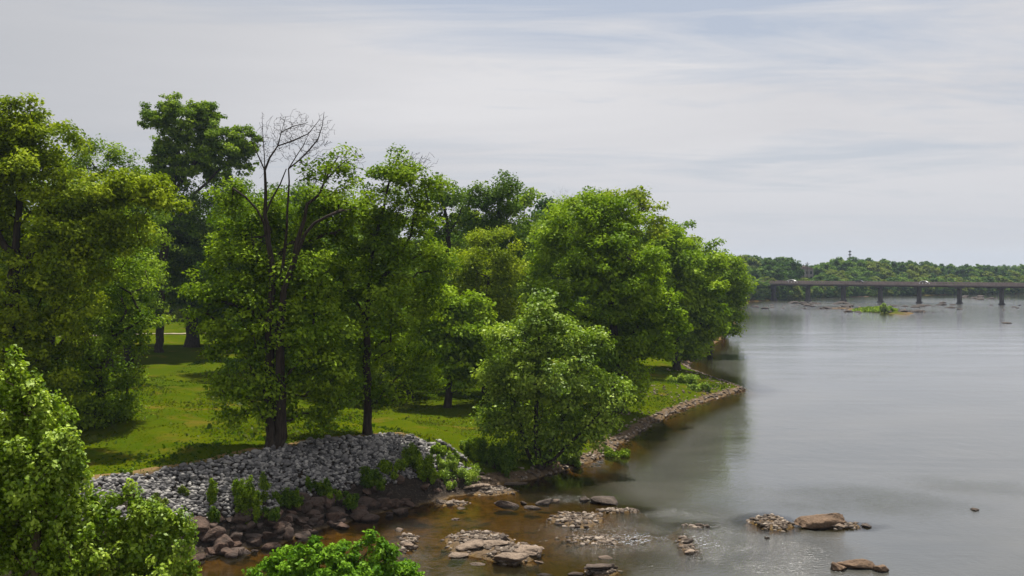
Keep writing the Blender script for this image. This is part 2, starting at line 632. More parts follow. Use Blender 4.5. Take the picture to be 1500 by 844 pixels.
# river ------------------------------------------------------------
def water_mat():
    m, t = material('water')
    p = t.pos()
    rif, murk = t.attr('riffle'), t.attr('murk')
    pw = t.mapping(p, (1, .55, 1), (0, 0, .35))
    a = t.noise(pw, .85, 3, .6, .3)
    b = t.noise(t.mapping(p, (1.0, 2.2, 1), (0, 0, -.25)), 3.2, 3, .6, .4)
    c = t.noise(p, 9.0, 2, .6)
    streak = t.ramp(t.noise(t.mapping(p, (.035, .16, 1), (0, 0, .08), (3, 1, 0)), 1.0, 4, .55, .6), .35, .65)
    amp = t.math('ADD', t.math('MULTIPLY', streak, .75), .35)
    h = t.math('MULTIPLY', t.math('ADD', t.math('MULTIPLY', a, .55), t.math('MULTIPLY', b, .16)), amp)
    hr = t.math('ADD', t.math('MULTIPLY', b, 3.2), t.math('MULTIPLY', c, 1.6))
    h = t.math('ADD', h, t.math('MULTIPLY', hr, rif))
    nb = t.bump(h, 1.0, .045)
    fr = t.n('ShaderNodeFresnel'); t.l(t.ramp(murk, .3, .85, 1.36, 1.95), fr.inputs[0])
    t.l(nb, fr.inputs['Normal'])
    gl = t.n('ShaderNodeBsdfGlossy')
    t.l(t.ramp(rif, .1, .6, .05, .13), gl.inputs['Roughness'])
    gl.inputs[0].default_value = (.95, .97, 1, 1)
    t.l(nb, gl.inputs['Normal'])
    df = t.n('ShaderNodeBsdfDiffuse')
    silt = t.noise(t.mapping(p, (.08, .14, 1)), 1, 4, .6, .5)
    deep = t.mix(t.ramp(silt, .4, .65), (.060, .060, .052), (.080, .078, .068))
    t.l(t.mix(t.ramp(murk, .6, .97), (.022, .018, .006), deep), df.inputs[0])
    tp = t.n('ShaderNodeBsdfTransparent'); tp.inputs[0].default_value = (.74, .62, .34, 1)
    body = t.mixs(murk, tp.outputs[0], df.outputs[0])
    s = t.mixs(fr.outputs[0], body, gl.outputs[0])
    fo = t.n('ShaderNodeBsdfDiffuse'); fo.inputs[0].default_value = (.62, .64, .66, 1)
    fn = t.noise(t.mapping(p, (1.0, 2.0, 1), (0, 0, -.2)), 5.5, 5, .72, .8)
    fm = t.ramp(t.math('ADD', fn, t.math('MULTIPLY', rif, .16)), .74, .80)
    fm = t.math('MULTIPLY', fm, t.ramp(rif, .15, .5))
    s = t.mixs(t.math('MULTIPLY', fm, .8), s, fo.outputs[0])
    mat_out(t, s)
    return m


# riffles: pixel centre, half sizes, strength
riff_px = [(900, 785, 120, 28, 1.0), (1030, 790, 70, 40, .9), (605, 772, 26, 14, .5), (700, 765, 60, 10, .12), (1110, 810, 110, 40, .8), (1260, 735, 150, 22, .34), (1000, 755, 80, 14, .6),
           (830, 730, 70, 9, .6), (1420, 715, 120, 22, .14), (1230, 450, 130, 8, .6), (1400, 445, 130, 10, .45), (960, 830, 90, 14, .3)]
wx = axis(-1400, 1900, -16, 34, .45, 1.13)
wy = axis(-60, 2300, 40, 72, .45, 1.06)
WX, WY = np.meshgrid(wx, wy)
bz, bd, _, _ = terrain(WX, WY)
rf = np.zeros_like(WX)
for (cx, cy, rx, ry, s) in riff_px:
    c = GP(cx, cy)
    ex = rx * c[1] / F
    ey = abs(GP(cx, cy - ry)[1] - GP(cx, cy + ry)[1]) / 2
    rf = np.maximum(rf, s * np.exp(-((WX - c[0]) / ex) ** 2 - ((WY - c[1]) / ey) ** 2))
rf *= .55 + .9 * np.clip(.5 + fbm(WX, WY, .35, 71, 3), 0, 1)
murk = np.clip(.10 + .62 * np.maximum(-bz, 0), .12, .97)
wme = mesh_np('river_water', np.stack([WX.ravel(), WY.ravel(), np.zeros(WX.size)], 1), grid_faces(len(wx), len(wy)), water_mat(), True,
              {'riffle': rf.ravel(), 'murk': murk.ravel()})
tag(link('river', wme), kind='structure')


# ------------------------------------------------------------------ tree generator
DENS, PER = 1.55, 2.0
def unit(v):
    return v / np.maximum(np.linalg.norm(v, axis=-1, keepdims=True), 1e-9)


def tubes(P, par, r, sides, tint=None):
    """skin a skeleton: nodes P, parent index par (-1 root), radius r"""
    n = len(P)
    dirs = np.zeros((n, 3))
    ch = [[] for _ in range(n)]
    for i in range(n):
        if par[i] >= 0:
            ch[par[i]].append(i)
    main = np.full(n, -1)
    for i in range(n):
        if ch[i]:
            main[i] = max(ch[i], key=lambda k: r[k])
    for i in range(n):
        d = np.zeros(3)
        if par[i] >= 0:
            d += (P[i] - P[par[i]]) / max(np.linalg.norm(P[i] - P[par[i]]), 1e-6)
        if main[i] >= 0:
            d += (P[main[i]] - P[i]) / max(np.linalg.norm(P[main[i]] - P[i]), 1e-6)
        dirs[i] = d
    dirs = unit(dirs)
    k = sides
    ang = np.arange(k) * 2 * math.pi / k

    def rings(C, Dr, R):
        ref = np.array([0.31, 0.95, 0.05])
        u = unit(np.cross(Dr, ref)); v = np.cross(Dr, u)
        return C[:, None, :] + R[:, None, None] * (np.cos(ang)[None, :, None] * u[:, None, :] + np.sin(ang)[None, :, None] * v[:, None, :])
    V = rings(P, dirs, r).reshape(-1, 3)
    edges = [i for i in range(n) if par[i] >= 0]
    side = [i for i in edges if main[par[i]] != i]
    sid = {c: n + j for j, c in enumerate(side)}
    if side:
        s = np.array(side)
        V2 = rings(P[par[s]], unit(P[s] - P[par[s]]), np.minimum(r[s] * 1.25, r[par[s]])).reshape(-1, 3)
        V = np.concatenate([V, V2])
    a = np.array([sid.get(i, par[i]) for i in edges]) * k
    b = np.array(edges) * k
    q = np.arange(k); q2 = (q + 1) % k
    Fc = np.stack([a[:, None] + q, a[:, None] + q2, b[:, None] + q2, b[:, None] + q], -1).reshape(-1, 4)
    return V, Fc


def grow(rng, stems, lobes, R, clump_r, dens, r_tip=.018, seg=.9, shell=.45, up=.35):
    """stems: list of (points Nx3, r0, r1); lobes: (centre, radii, bare). Returns skeleton and clump list."""
    P, par, rmin = [], [], []
    for si, (pts, r0, r1) in enumerate(stems):
        pts = np.asarray(pts, float)
        L = np.concatenate([[0], np.cumsum(np.linalg.norm(np.diff(pts, axis=0), axis=1))])
        m = max(3, int(L[-1] / seg))
        tt = np.linspace(0, L[-1], m + 1)
        Q = np.stack([np.interp(tt, L, pts[:, i]) for i in range(3)], 1)
        Q[1:-1] += rng.normal(0, .05 * seg, (m - 1, 3))
        if si == 0:
            prev = -1
        else:
            A = np.array(P)
            dd = np.linalg.norm(A - Q[0], axis=1)
            prev = int(dd.argmin())
            if dd[prev] > 1.5 * seg and Q[0][2] < A[:, 2].min() + 1.0:
                prev = -1
        for j, q in enumerate(Q):
            if j == 0 and prev >= 0:
                continue
            P.append(q); par.append(prev); prev = len(P) - 1
            rmin.append(r0 + (r1 - r0) * j / m)
    ns = len(P)
    cl = []
    for (c, rad, bare) in lobes:
        area = (rad[0] * rad[1] + rad[1] * rad[2] + rad[0] * rad[2]) / 3 * 4 * math.pi
        k = max(2, int(DENS * dens * area / (clump_r * clump_r * 3.2)))
        if bare:
            k = int(k * 24)
        dv = unit(rng.normal(0, 1, (k, 3)))
        rr = (shell + (1.14 - shell) * rng.random((k, 1)) ** .8)
        pts = np.asarray(c) + dv * rr * np.asarray(rad)
        for q in pts:
            cl.append((q, bare))
    A0 = np.array(P)
    key = [np.linalg.norm(A0 - q, axis=1).min() for q, _ in cl]
    cl = [cl[i] for i in np.argsort(key)]
    cap = ns + len(cl) * 14 + 10
    A = np.zeros((cap, 3)); A[:ns] = A0
    n = ns
    tips = []
    for q, bare in cl:
        dv = q - A[:n]
        dist = np.linalg.norm(dv, axis=1)
        cost = dist + .7 * np.maximum(0, A[:n, 2] - q[2] + .2 * dist)
        i = int(cost.argmin())
        L = dist[i]
        k = int(min(12, max(1, round(L / seg))))
        s = np.arange(1, k + 1) / k
        path = A[i] + (q - A[i]) * s[:, None]
        bow = np.sin(s * math.pi)[:, None]
        path += bow * (np.array([0, 0, -.10 * L * up * 2]) + rng.normal(0, .07 * L, 3)) * (.35 if bare else 1)
        path[:-1] += rng.normal(0, .05 * seg, (k, 3))[:-1]
        prev = i
        for pnt in path:
            A[n] = pnt; P.append(pnt); par.append(prev); rmin.append(0); prev = n; n += 1
        tips.append((prev, bare))
    P = A[:n].copy(); par = np.array(par)
    cnt = np.zeros(n)
    for tnode, bare in tips:
        cnt[tnode] += .016 if bare else 1
    cnt[ns - 1] = max(cnt[ns - 1], 1)
    for i in range(n - 1, -1, -1):
        if par[i] >= 0:
            cnt[par[i]] += cnt[i]
    cnt = np.maximum(cnt, .3)
    pw = math.log(max(R / r_tip, 1.5)) / math.log(max(cnt[0], 3))
    r = r_tip * cnt ** pw
    r = np.maximum(r, np.array(rmin))
    r = np.minimum(r, R * 1.05)
    for i in range(n):
        if par[i] >= 0:
            r[i] = min(r[i], r[par[i]] * 1.02)
    r[0] *= 1.35
    return P, par, r, [(P[t], b, P[t] - P[par[t]]) for t, b in tips]


def leaves(rng, tips, centre, clump_r, per, size, aspect=.62, flat=.6, upb=.55, drop=0.0, thin=1.0):
    tp = [(p, d) for p, b, d in tips if not b]
    if drop:
        tp = [x for x in tp if rng.random() > drop]
    if not tp:
        return None
    C = np.array([p for p, _ in tp]); Dr = unit(np.array([d for _, d in tp]))
    nC = len(C)
    cr = clump_r * (.5 + .75 * rng.random(nC))
    k = np.maximum(4, (per * PER * (cr / clump_r) ** 2 * (.6 + .8 * rng.random(nC)) * thin)).astype(int)
    idx = np.repeat(np.arange(nC), k)
    n = len(idx)
    off = unit(rng.normal(0, 1, (n, 3))) * (rng.random((n, 1)) ** .45)
    off[:, 2] *= flat
    pos = C[idx] + off * cr[idx, None] - Dr[idx] * (rng.random((n, 1)) * .5 * cr[idx, None])
    outw = unit(pos - centre)
    nr = unit(rng.normal(0, 1, (n, 3)) * .55 + outw * .35 + np.array([0, 0, upb]) + off * .5)
    ax = unit(np.cross(nr, rng.normal(0, 1, (n, 3))))
    ax = unit(ax + np.array([0, 0, -.25]))
    sd = unit(np.cross(nr, ax))
    s = size * (.55 + .9 * rng.random((n, 1)))
    a = pos - ax * s * .5
    b = pos + sd * s * aspect * .5 + nr * s * .10 - ax * s * .05
    c = pos + ax * s * .5
    d = pos - sd * s * aspect * .5 + nr * s * .10 - ax * s * .05
    V = np.stack([a, b, c, d], 1).reshape(-1, 3)
    Fc = np.arange(n * 4).reshape(-1, 4)
    ct = rng.random(nC)
    tint = np.clip(.6 * ct[idx] + .4 * rng.random(n) + .05 * rng.normal(0, 1, n), 0, 1)
    return V, Fc, np.repeat(tint, 4)


def build_tree(name, label, cat, base, stems, lobes, R, leafk, clump_r, per, size, dens=1.0, seed=0, group=None, bark=None,
               sides=6, upb=.75, shell=.25, flat=.6, drop=0.0, seg=None, r_tip=.014, bare_split=False, thin=1.0, aspect=.62):
    rng = np.random.default_rng(seed)
    base = np.asarray(base, float)
    stems = [(np.asarray(p, float) - base, a, b) for p, a, b in stems]
    lobes = [(np.asarray(c, float) - base, r, b) for c, r, b in lobes]
    P, par, r, tips = grow(rng, stems, lobes, R, clump_r, dens, r_tip, seg or max(.55, clump_r * 1.0), shell)
    root = link(name, None, None, base)
    tag(root, label, cat, group)
    V, Fc = tubes(P, par, r, sides)
    link('trunk', mesh_np('trunk', V, Fc, bark or BARK, True), root)
    cen = np.mean([c for c, _, b in lobes if not b], axis=0)
    lv = leaves(rng, tips, cen - np.array([0, 0, .3]), clump_r, per, size, aspect, flat, upb, drop, thin)
    if lv:
        link('crown', mesh_np('crown', lv[0], lv[1], LEAF[leafk], False, {'tint': lv[2]}), root)
    return root


def px_tree(name, label, cat, Y, bx, lobes_px, R, leafk, stems_px=None, bare_px=(), seed=0, base_z=None, base_py=None, depth=.95, jit=.35, clump=None, size=None, per=60, **kw):
    """a tree whose trunk and crown lobes are sized from the photograph at distance Y"""
    rng = np.random.default_rng(seed + 1000)
    if base_py:
        Y = float(hit(bx, base_py)[1])
    bX = (bx - 750) * Y / F
    bz_ = hz(bX, Y) if base_z is None else base_z
    base = np.array([bX, Y, bz_ - .12])
    s = Y / F
    lobes = []
    cy_min, cy_max = min(l[1] for l in lobes_px), max(l[1] for l in lobes_px)
    for (cx, cy, rx, ry, *dy_) in lobes_px:
        rx, ry = rx * 1.13, ry * 1.13
        rz_ = .5 * (rx + ry) * s * depth
        hi = np.clip((cy_max - cy) / max(cy_max - cy_min, 1), 0, 1)      # 0 lowest lobe, 1 highest: the upper crown spreads wider
        if Y < 40:
            hi = .5
        rz_ *= .72 + .62 * hi if Y > 40 else 1.0
        c = WP(cx, cy, Y) + np.array([0, .35 * rz_ * (1 - 2 * hi) if not dy_ else 0, 0]) + np.array([0, rng.uniform(-jit, jit) * rz_ * 2 if not dy_ else dy_[0], 0])
        lobes.append((c, np.array([rx * s, rz_, ry * s]), False))
    for (cx, cy, rx, ry) in bare_px:
        lobes.append((WP(cx, cy, Y), np.array([rx * s, rx * s * .9, ry * s]), True))
    stems = []
    if stems_px:
        for i, (pp, r0, r1) in enumerate(stems_px):
            pts = [WP(a, b, Y) for a, b in pp]
            dy = rng.uniform(-.9, .9, len(pts)).cumsum() * .5
            for j, q in enumerate(pts):
                if i > 0 or j > 1:
                    q[1] += dy[j] - dy[0] if i > 0 else dy[j] * .3
            if i == 0:
                pts[0] = base.copy()
            stems.append((np.array(pts), r0, r1))
    else:
        c = np.mean([l[0] for l in lobes[:len(lobes_px)]], axis=0)
        top = np.array([c[0] * .6 + base[0] * .4, Y, c[2] + .15 * (c[2] - base[2])])
        mid1 = base * .65 + top * .35 + np.array([rng.uniform(-.4, .4), rng.uniform(-.4, .4), 0])
        stems.append((np.array([base, mid1, top]), R, R * .35))
    clump = clump or .78 * (Y / 56) ** .75
    size = size or .175 * (Y / 56) ** .85 * rng.uniform(.85, 1.25)
    per = per * (1.45 if Y > 40 else 1.0)
    return build_tree(name, label, cat, base, stems, lobes, R, leafk, clump, per, size, seed=seed, **kw)


# ------------------------------------------------------------------ park path far across the lawn
py_ = np.linspace(0, 1, 40)
pa = WP(90, 481, 142)[:2]; pb = WP(345, 483, 150)[:2]
cx = pa[0] + (pb[0] - pa[0]) * py_; cy = pa[1] + (pb[1] - pa[1]) * py_ + .8 * np.sin(py_ * 5)
pv = []
for dx in (-.9, .9):
    zz_ = terrain(cx, cy + dx)[0]
    pv.append(np.stack([cx, cy + dx, np.maximum(zz_, terrain(cx, cy)[0]) + .06], 1))
pv = np.concatenate(pv)
i = np.arange(39)
pathm = plain('path_gravel', (.27, .22, .16), (.20, .165, .12), .95)
tag(link('path', mesh_np('path', pv, np.stack([i, i + 1, i + 41, i + 40], 1), pathm)), kind='structure')

# ------------------------------------------------------------------ the bridge across the river
br_c = plain('bridge_concrete', (.20, .165, .15), (.13, .105, .10), .9, .25)
br_d = plain('bridge_girder', (.085, .058, .055), (.055, .04, .042), .85, .3)
br_p = plain('bridge_pier', (.10, .085, .082), (.055, .048, .048), .9, .3)
rail_m = plain('bridge_railing', (.34, .26, .24), (.24, .185, .17), .8, .4)
asph = plain('bridge_asphalt', (.05, .05, .052), (.04, .04, .042), .9, .5)
A = np.array([100.8, 393.0]); B = np.array([169.6, 342.0])
ux = (B - A) / np.linalg.norm(B - A); uy = np.array([ux[1], -ux[0]])     # uy points towards the camera side
if uy[1] > 0:
    uy = -uy
AX = np.array([[ux[0], ux[1], 0], [-uy[0], -uy[1], 0], [0, 0, 1.0]])
DECK = 6.45
bridge = link('road_bridge', None, None, (A[0], A[1], 0))
tag(bridge, 'long low brown concrete road bridge on evenly spaced piers across the river', 'bridge')
L0, L1 = -46.0, 330.0
EYE3 = AX


def bl(s, t, z):
    return AX[0] * s + AX[1] * t + AX[2] * z


mid = (L0 + L1) / 2; LL = L1 - L0
MB().box(bl(mid, 0, DECK - .18), (LL, 9.6, .36), AX).build('deck', br_c, bridge)
MB().box(bl(mid, 0, DECK + .03), (LL, 7.4, .05), AX).build('road_surface', asph, bridge)
g = MB()
for t in (-4.0, -1.4, 1.4, 4.0):
    g.box(bl(mid, t, DECK - .362 - .18), (LL, .45, .36), AX)
g.build('girders', br_d, bridge)
for t in (-4.6, 4.6):
    r = MB()
    r.box(bl(mid, t, DECK + .14), (LL, .3, .27), AX)
    r.box(bl(mid, t, DECK + .90), (LL, .24, .14), AX)
    s = L0
    while s < L1:
        r.box(bl(s, t, DECK + .555), (.78, .2, .56), AX); s += 1.1
    r.build('railing', rail_m, bridge)
step = 12.7 * 1.055
k = 0
s = -.3 - 2 * step
while s < L1:
    m = MB()
    zb = -1.2
    m.box(bl(s, 0, DECK - .724 - .2), (1.0, 9.0, .4), AX)
    off = AX[0] * s
    m.prism([(s - .52, zb), (s + .52, zb), (s + .45, DECK - 1.12), (s - .45, DECK - 1.12)], -1.3, 1.3, AX)
    m.box(bl(s, 0, .0), (1.5, 3.4, .9), AX)
    m.build('pier', br_p, bridge)
    s += step


def car(name, label, s, lane, col, van=False, grp=None):
    o = A + ux * s - uy * lane
    root = link(name, None, None, (o[0], o[1], DECK + .06), math.atan2(ux[1], ux[0]))
    tag(root, label, 'van' if van else 'car', grp)
    root.scale = (.9, .9, .9)
    paint = plain('car_paint', col, tuple(v * .96 for v in col), .3)
    glass = plain('car_glass', (.02, .025, .03), (.02, .02, .025), .08)
    rub = plain('car_tyre', (.02, .02, .02), None, .9)
    rim = plain('car_rim', (.4, .4, .42), None, .35)
    if van:
        prof = [(-2.5, .38), (2.5, .38), (2.5, .95), (1.85, 1.1), (1.3, 1.95), (1.0, 2.02), (-2.4, 2.02), (-2.5, 1.9)]
        win = [(1.72, 1.12), (1.28, 1.85), (.75, 1.85), (.75, 1.12)]
    else:
        prof = [(-2.2, .32), (2.2, .32), (2.25, .66), (2.1, .82), (1.15, .95), (.45, 1.42), (.2, 1.47), (-.95, 1.47), (-1.25, 1.40), (-1.9, 1.02), (-2.2, .92), (-2.26, .62)]
        win = [(1.02, .98), (.45, 1.37), (-.95, 1.40), (-1.62, 1.02)]
    MB().prism(prof, -.88, .88).build('body', paint, root)
    for y0, y1 in ((-.905, -.882), (.882, .905)):
        MB().prism(win, y0, y1).build('window', glass, root)
    for x in (-1.35, 1.38):
        for y in (-.8, .8):
            wv = MB().tube((x, y - .1, .33), (x, y + .1, .33), .33, .33, 14).build('wheel', rub, root)
            MB().tube((x, y - .115, .33), (x, y + .115, .33), .2, .2, 10).build('rim', rim, wv)
    return root


def s_at(px):
    """distance along the bridge seen at a photo column"""
    q = (px - 750) / F
    return (q * A[1] - A[0]) / (ux[0] - q * ux[1])


car('white_car', 'white car leading a pair near the left end of the far bridge', s_at(1157.5), 1.8, (.8, .8, .8))
car('white_car', 'white car following the other of a pair near the left end of the far bridge', s_at(1164.5), -1.8, (.78, .78, .76))
car('passing_car', 'white car on the middle of the far bridge right of the grassy islet', s_at(1357), -1.8, (.8, .8, .8))
car('dark_car', 'dark grey car on the far bridge above the grassy islet', s_at(1258), 1.8, (.06, .06, .07))

# ------------------------------------------------------------------ buildings, mast, poles beyond the bridge
bw = plain('building_render', (.24, .21, .20), (.19, .17, .165), .9, .4)
bm_ = plain('building_roof', (.22, .15, .14), (.17, .12, .11), .9, .4)
bg_ = plain('window_glass', (.03, .035, .045), None, .15)
Yb = 470.0
bx = (1171.5 - 750) * Yb / F
bzg = hz(bx, Yb)
bt = link('apartment_building', None, None, (bx, Yb, bzg), .35)
tag(bt, 'grey apartment building with rows of dark windows showing in the gap between far trees', 'building')
hB = HC - (394 - HY) * Yb / F - bzg
MB().box((0, 0, hB / 2), (9, 8, hB)).build('wall', bw, bt)
rfm = MB().prism([(-5, hB + .003), (5, hB + .003), (0, hB + 1.3)], -4.4, 4.4).build('roof', bm_, bt)
for st_ in range(3):
    for q in range(4):
        z0 = hB - 1.7 - st_ * 2.5
        if z0 < 1:
            continue
        wn = MB().box((-3.2 + q * 2.15, -4.04, z0), (1.1, .07, 1.3)).build('window', bg_, bt)
        MB().box((-3.2 + q * 2.15, -4.06, z0 - .72), (1.3, .16, .12)).build('sill', bw, wn)

steel = plain('galvanised_steel', (.24, .24, .26), (.18, .18, .2), .5)
Yt = 560.0
tx = (1245 - 750) * Yt / F
tzg = hz(tx, Yt)
tw = link('cell_tower', None, None, (tx, Yt, tzg))
tag(tw, 'slim grey cell tower with stacked antenna rings rising above the far wood', 'tower')
hT = HC + (390 - 367) * Yt / F - tzg
MB().tube((0, 0, 0), (0, 0, hT), .42, .24, 10).build('mast', steel, tw)
for j, zt in enumerate((hT - .6, hT - 2.3, hT - 4.0, hT - 5.6)):
    a = MB()
    for q in range(3):
        th = q * 2.094 + .3
        c, s_ = math.cos(th), math.sin(th)
        a.tube((0, 0, zt), (c * .5, s_ * .5, zt), .06, .09, 5)
        for e in (-.55, 0, .55):
            a.box((c * .55 - s_ * e * .6, s_ * .55 + c * e * .6, zt), (.15, .15, .8 if j < 3 else .5))
    a.build('antenna_ring', steel, tw)

wood_m = plain('pole_wood', (.16, .12, .09), (.10, .08, .06), .9)
for px, ptop, Yp, lab in ((1177, 387, 440, 'thin utility pole left of the pair beside the grey apartment building'), (1182.5, 384, 445, 'taller utility pole right of the pair beside the grey apartment building')):
    xx = (px - 750) * Yp / F
    zg = hz(xx, Yp)
    h = HC + (390 - ptop) * Yp / F - zg
    pl = link('utility_pole', None, None, (xx, Yp, zg))
    tag(pl, lab, 'utility pole')
    MB().tube((0, 0, 0), (0, 0, h), .2, .13, 8).build('pole', wood_m, pl)
    MB().box((0, -.17, h - .6), (2.0, .12, .14)).build('crossarm', wood_m, pl)

# ------------------------------------------------------------------ rocks
import bmesh


def ico(sub):
    b = bmesh.new()
    bmesh.ops.create_icosphere(b, subdivisions=sub, radius=1)
    V = np.array([v.co[:] for v in b.verts]); Fc = np.array([[v.index for v in f.verts] for f in b.faces])
    b.free()
    return V, Fc


ICO1, ICO3, ICO4 = ico(1), ico(3), ico(4)


def rock_shape(rng, src, cuts=12, lo=.55, hi=.92, soft=.12, rough=.05):
    V = src[0].copy()
    for _ in range(cuts):
        n = unit(rng.normal(0, 1, 3)); o = rng.uniform(lo, hi)
        d = V @ n - o
        V -= np.where(d > 0, d * (1 - soft), 0)[:, None] * n
    if rough:
        q = V * 3.1 + rng.uniform(0, 50, 3)
        nz = fbm(q[:, 0] + q[:, 2] * .7, q[:, 1] - q[:, 2] * .6, .8, int(rng.integers(1e6)), 4)
        V *= (1 + rough * 2 * nz)[:, None]
    return V / np.abs(V).max(axis=0)


def rock_obj(name, label, cat, p, size, mat, seed, src=None, rz=None, tilt=.12, sink=.25, group=None, wide_smooth=False, **kw):
    rng = np.random.default_rng(seed)
    src = src or ICO4
    V = rock_shape(rng, src, **kw) * np.asarray(size) * .5
    a = rng.uniform(0, 6.28) if rz is None else rz
    t1, t2 = rng.normal(0, tilt, 2)
    c, s = math.cos(a), math.sin(a)
    Rz = np.array([[c, -s, 0], [s, c, 0], [0, 0, 1]])
    Rx = np.array([[1, 0, 0], [0, math.cos(t1), -math.sin(t1)], [0, math.sin(t1), math.cos(t1)]])
    Ry = np.array([[math.cos(t2), 0, math.sin(t2)], [0, 1, 0], [-math.sin(t2), 0, math.cos(t2)]])
    V = V @ (Rz @ Rx @ Ry).T
    V[:, 2] -= V[:, 2].min()
    o = link(name, mesh_np(name, V, src[1], mat, wide_smooth), None, (p[0], p[1], p[2] - sink * V[:, 2].max()))
    return tag(o, label, cat, group)


# named rocks in the stream: px, py of the middle, width and height in px, material, label
river_rocks = [
    (745, 739, 42, 17, ROCK_DARK, 'long brown rock at the left end of the dark row crossing the stream'),
    (778, 744, 30, 9, ROCK_DARK, 'low wedge of brown rock in front of the dark row crossing the stream'),
    (768, 738, 12, 9, ROCK_DARK, 'small round stone wedged between two long rocks in the stream'),
    (796, 737, 30, 13, ROCK_DARK, 'brown rock with a flat top at the middle of the dark row crossing the stream'),
    (814, 734, 16, 11, ROCK_PALE, 'pale end stone at the right end of the row crossing the stream'),
    (856, 733, 16, 12, ROCK_DARK, 'small dark rock just left of the slanted slab in the stream'),
    (889, 733, 48, 18, ROCK_DARK, 'dark slanted rock slab pointing right at the edge of the calm river'),
    (745, 815, 60, 27, ROCK_PALE, 'big rounded tan rock curling round a hollow on the pale rock shelf'),
    (775, 808, 44, 18, ROCK_PALE, 'tan rock lump right of the big rounded rock on the pale shelf'),
    (722, 797, 50, 14, ROCK_PALE, 'flat tan rock at the back of the pale rock shelf'),
    (738, 790, 18, 11, ROCK_DARK, 'dark boulder lying at the back of the pale rock shelf'),
    (690, 802, 44, 16, ROCK_PALE, 'broad tan rock at the left of the pale rock shelf'),
    (672, 812, 30, 14, ROCK_PALE, 'worn tan rock at the left front corner of the pale rock shelf'),
    (700, 827, 26, 8, ROCK_PALE, 'flat pale stone by the water in front of the tan rock shelf'),
    (788, 824, 16, 6, ROCK_PALE, 'little pale flat stone right of the tan rock shelf'),
    (880, 833, 50, 17, ROCK_DARK, 'brown domed rock at the bottom edge of the photo'),
    (888, 819, 26, 6, ROCK_PALE, 'thin pale slab of stone behind the brown domed rock'),
    (845, 842, 26, 8, ROCK_DARK, 'low brown rock left of the domed rock at the bottom edge'),
    (798, 843, 30, 7, ROCK_DARK, 'low grey rock at the bottom edge under the tan shelf'),
    (1008, 797, 20, 12, ROCK_DARK, 'upper tan rock of the small rubble heap in the rapids'),
    (1010, 811, 20, 9, ROCK_PALE, 'lower pale rock of the small rubble heap in the rapids'),
    (1201, 764, 78, 24, ROCK_RUST, 'large dark rock with a rusty orange top standing in the river'),
    (1222, 773, 34, 9, ROCK_PALE, 'pale flat rock lying in front of the rusty topped rock'),
    (1270, 771, 20, 7, ROCK_DARK, 'small dark rock at the right tip of the bar with the rusty rock'),
    (1124, 789, 13, 6, ROCK_DARK, 'lone little stone below the left end of the rusty rock bar'),
    (1226, 831, 32, 17, ROCK_RUST, 'pointed brown rock at the left of the three joined rocks in the river'),
    (1258, 827, 62, 20, ROCK_RUST, 'long brown rock in the middle of the three joined rocks in the river'),
    (1294, 834, 26, 17, ROCK_RUST, 'rounded brown rock at the right of the three joined rocks in the river'),
    (1429, 747, 22, 5, ROCK_DARK, 'flat dark rock alone in the open river at the right'),
    (1475, 473, 18, 2.6, ROCK_DARK, 'thin dark rock far out in the river below the right bridge piers'),
    (585, 776, 17, 8, ROCK_PALE, 'small pinkish stone on the water by the lush green bush'),
    (597, 801, 22, 11, ROCK_PALE, 'pale stone heap right of the lush green bush'),
    (668, 761, 16, 6, ROCK_PALE, 'small pale rocks breaking the surface in the brown pool'),
    (674, 746, 18, 4, ROCK_PALE, 'thin pale stone flush with the water in the brown pool'),
    (708, 702, 30, 14, ROCK_PALE, 'pale rock at the head of the sandy ledge under the leaning tree'),
    (690, 715, 70, 9, ROCK_PALE, 'long flat sandy ledge running along the water from the riprap'),
    (742, 708, 60, 6, ROCK_PALE, 'narrow continuation of the sandy ledge in the shade of the tree'),
    (593, 737, 30, 15, ROCK_RED, 'brown boulder at the right end of the boulder row by the stream'),
    (621, 717, 22, 12, ROCK_RED, 'brown boulder beside a dark hole near the sandy ledge'),
    (640, 718, 18, 9, ROCK_RED, 'smaller brown boulder next to the dark hole near the sandy ledge'),
    (524, 757, 28, 20, ROCK_RED, 'large dark red boulder standing at the water edge behind the lush bush'),
]
for q, (px, py, wpx, hpx, mt, lab) in enumerate(river_rocks):
    p = hit(px, py + hpx * .32)
    s = p[1] / F
    wd = wpx * s
    hgt = max(.16, hpx * s * (.72 if mt is ROCK_PALE else .98))
    zb = max(p[2], -.04)
    rock_obj('river_rock', lab, 'rock', (p[0], p[1] + .15, zb), (wd * 1.05, min(wd * .75, max(.5, hpx * s * 2.0)), hgt), mt, 300 + q, rz=0 if wpx > 25 else None,
             tilt=.06, sink=.22, lo=.40, hi=.85, cuts=20, rough=.15)

# the red-brown boulders along the foot of the riprap
foot = [(329, 797, 36, 22, 'flat topped pinkish boulder'), (309, 809, 36, 18, 'low dark red boulder'), (350, 777, 24, 12, 'bright orange red boulder'), (370, 793, 26, 15, 'square brown boulder'),
        (391, 789, 24, 14, 'pale brown boulder'), (292, 780, 32, 18, 'long slab like boulder'), (286, 768, 20, 16, 'tan upright boulder'), (355, 809, 22, 10, 'small grey boulder'),
        (413, 777, 26, 18, 'rounded red brown boulder'), (437, 768, 22, 16, 'dull red boulder'), (456, 761, 24, 16, 'grey brown boulder'), (477, 745, 22, 20, 'tall brown boulder'),
        (465, 747, 16, 12, 'tan small boulder'), (493, 759, 30, 12, 'low wide brown boulder'), (440, 733, 26, 14, 'brown boulder'), (507, 734, 18, 12, 'dark boulder'),
        (540, 741, 22, 14, 'brown leaning boulder'), (560, 736, 18, 16, 'upright wedge boulder'), (572, 741, 24, 12, 'long wedge boulder'), (318, 762, 22, 14, 'shaded dark boulder')]
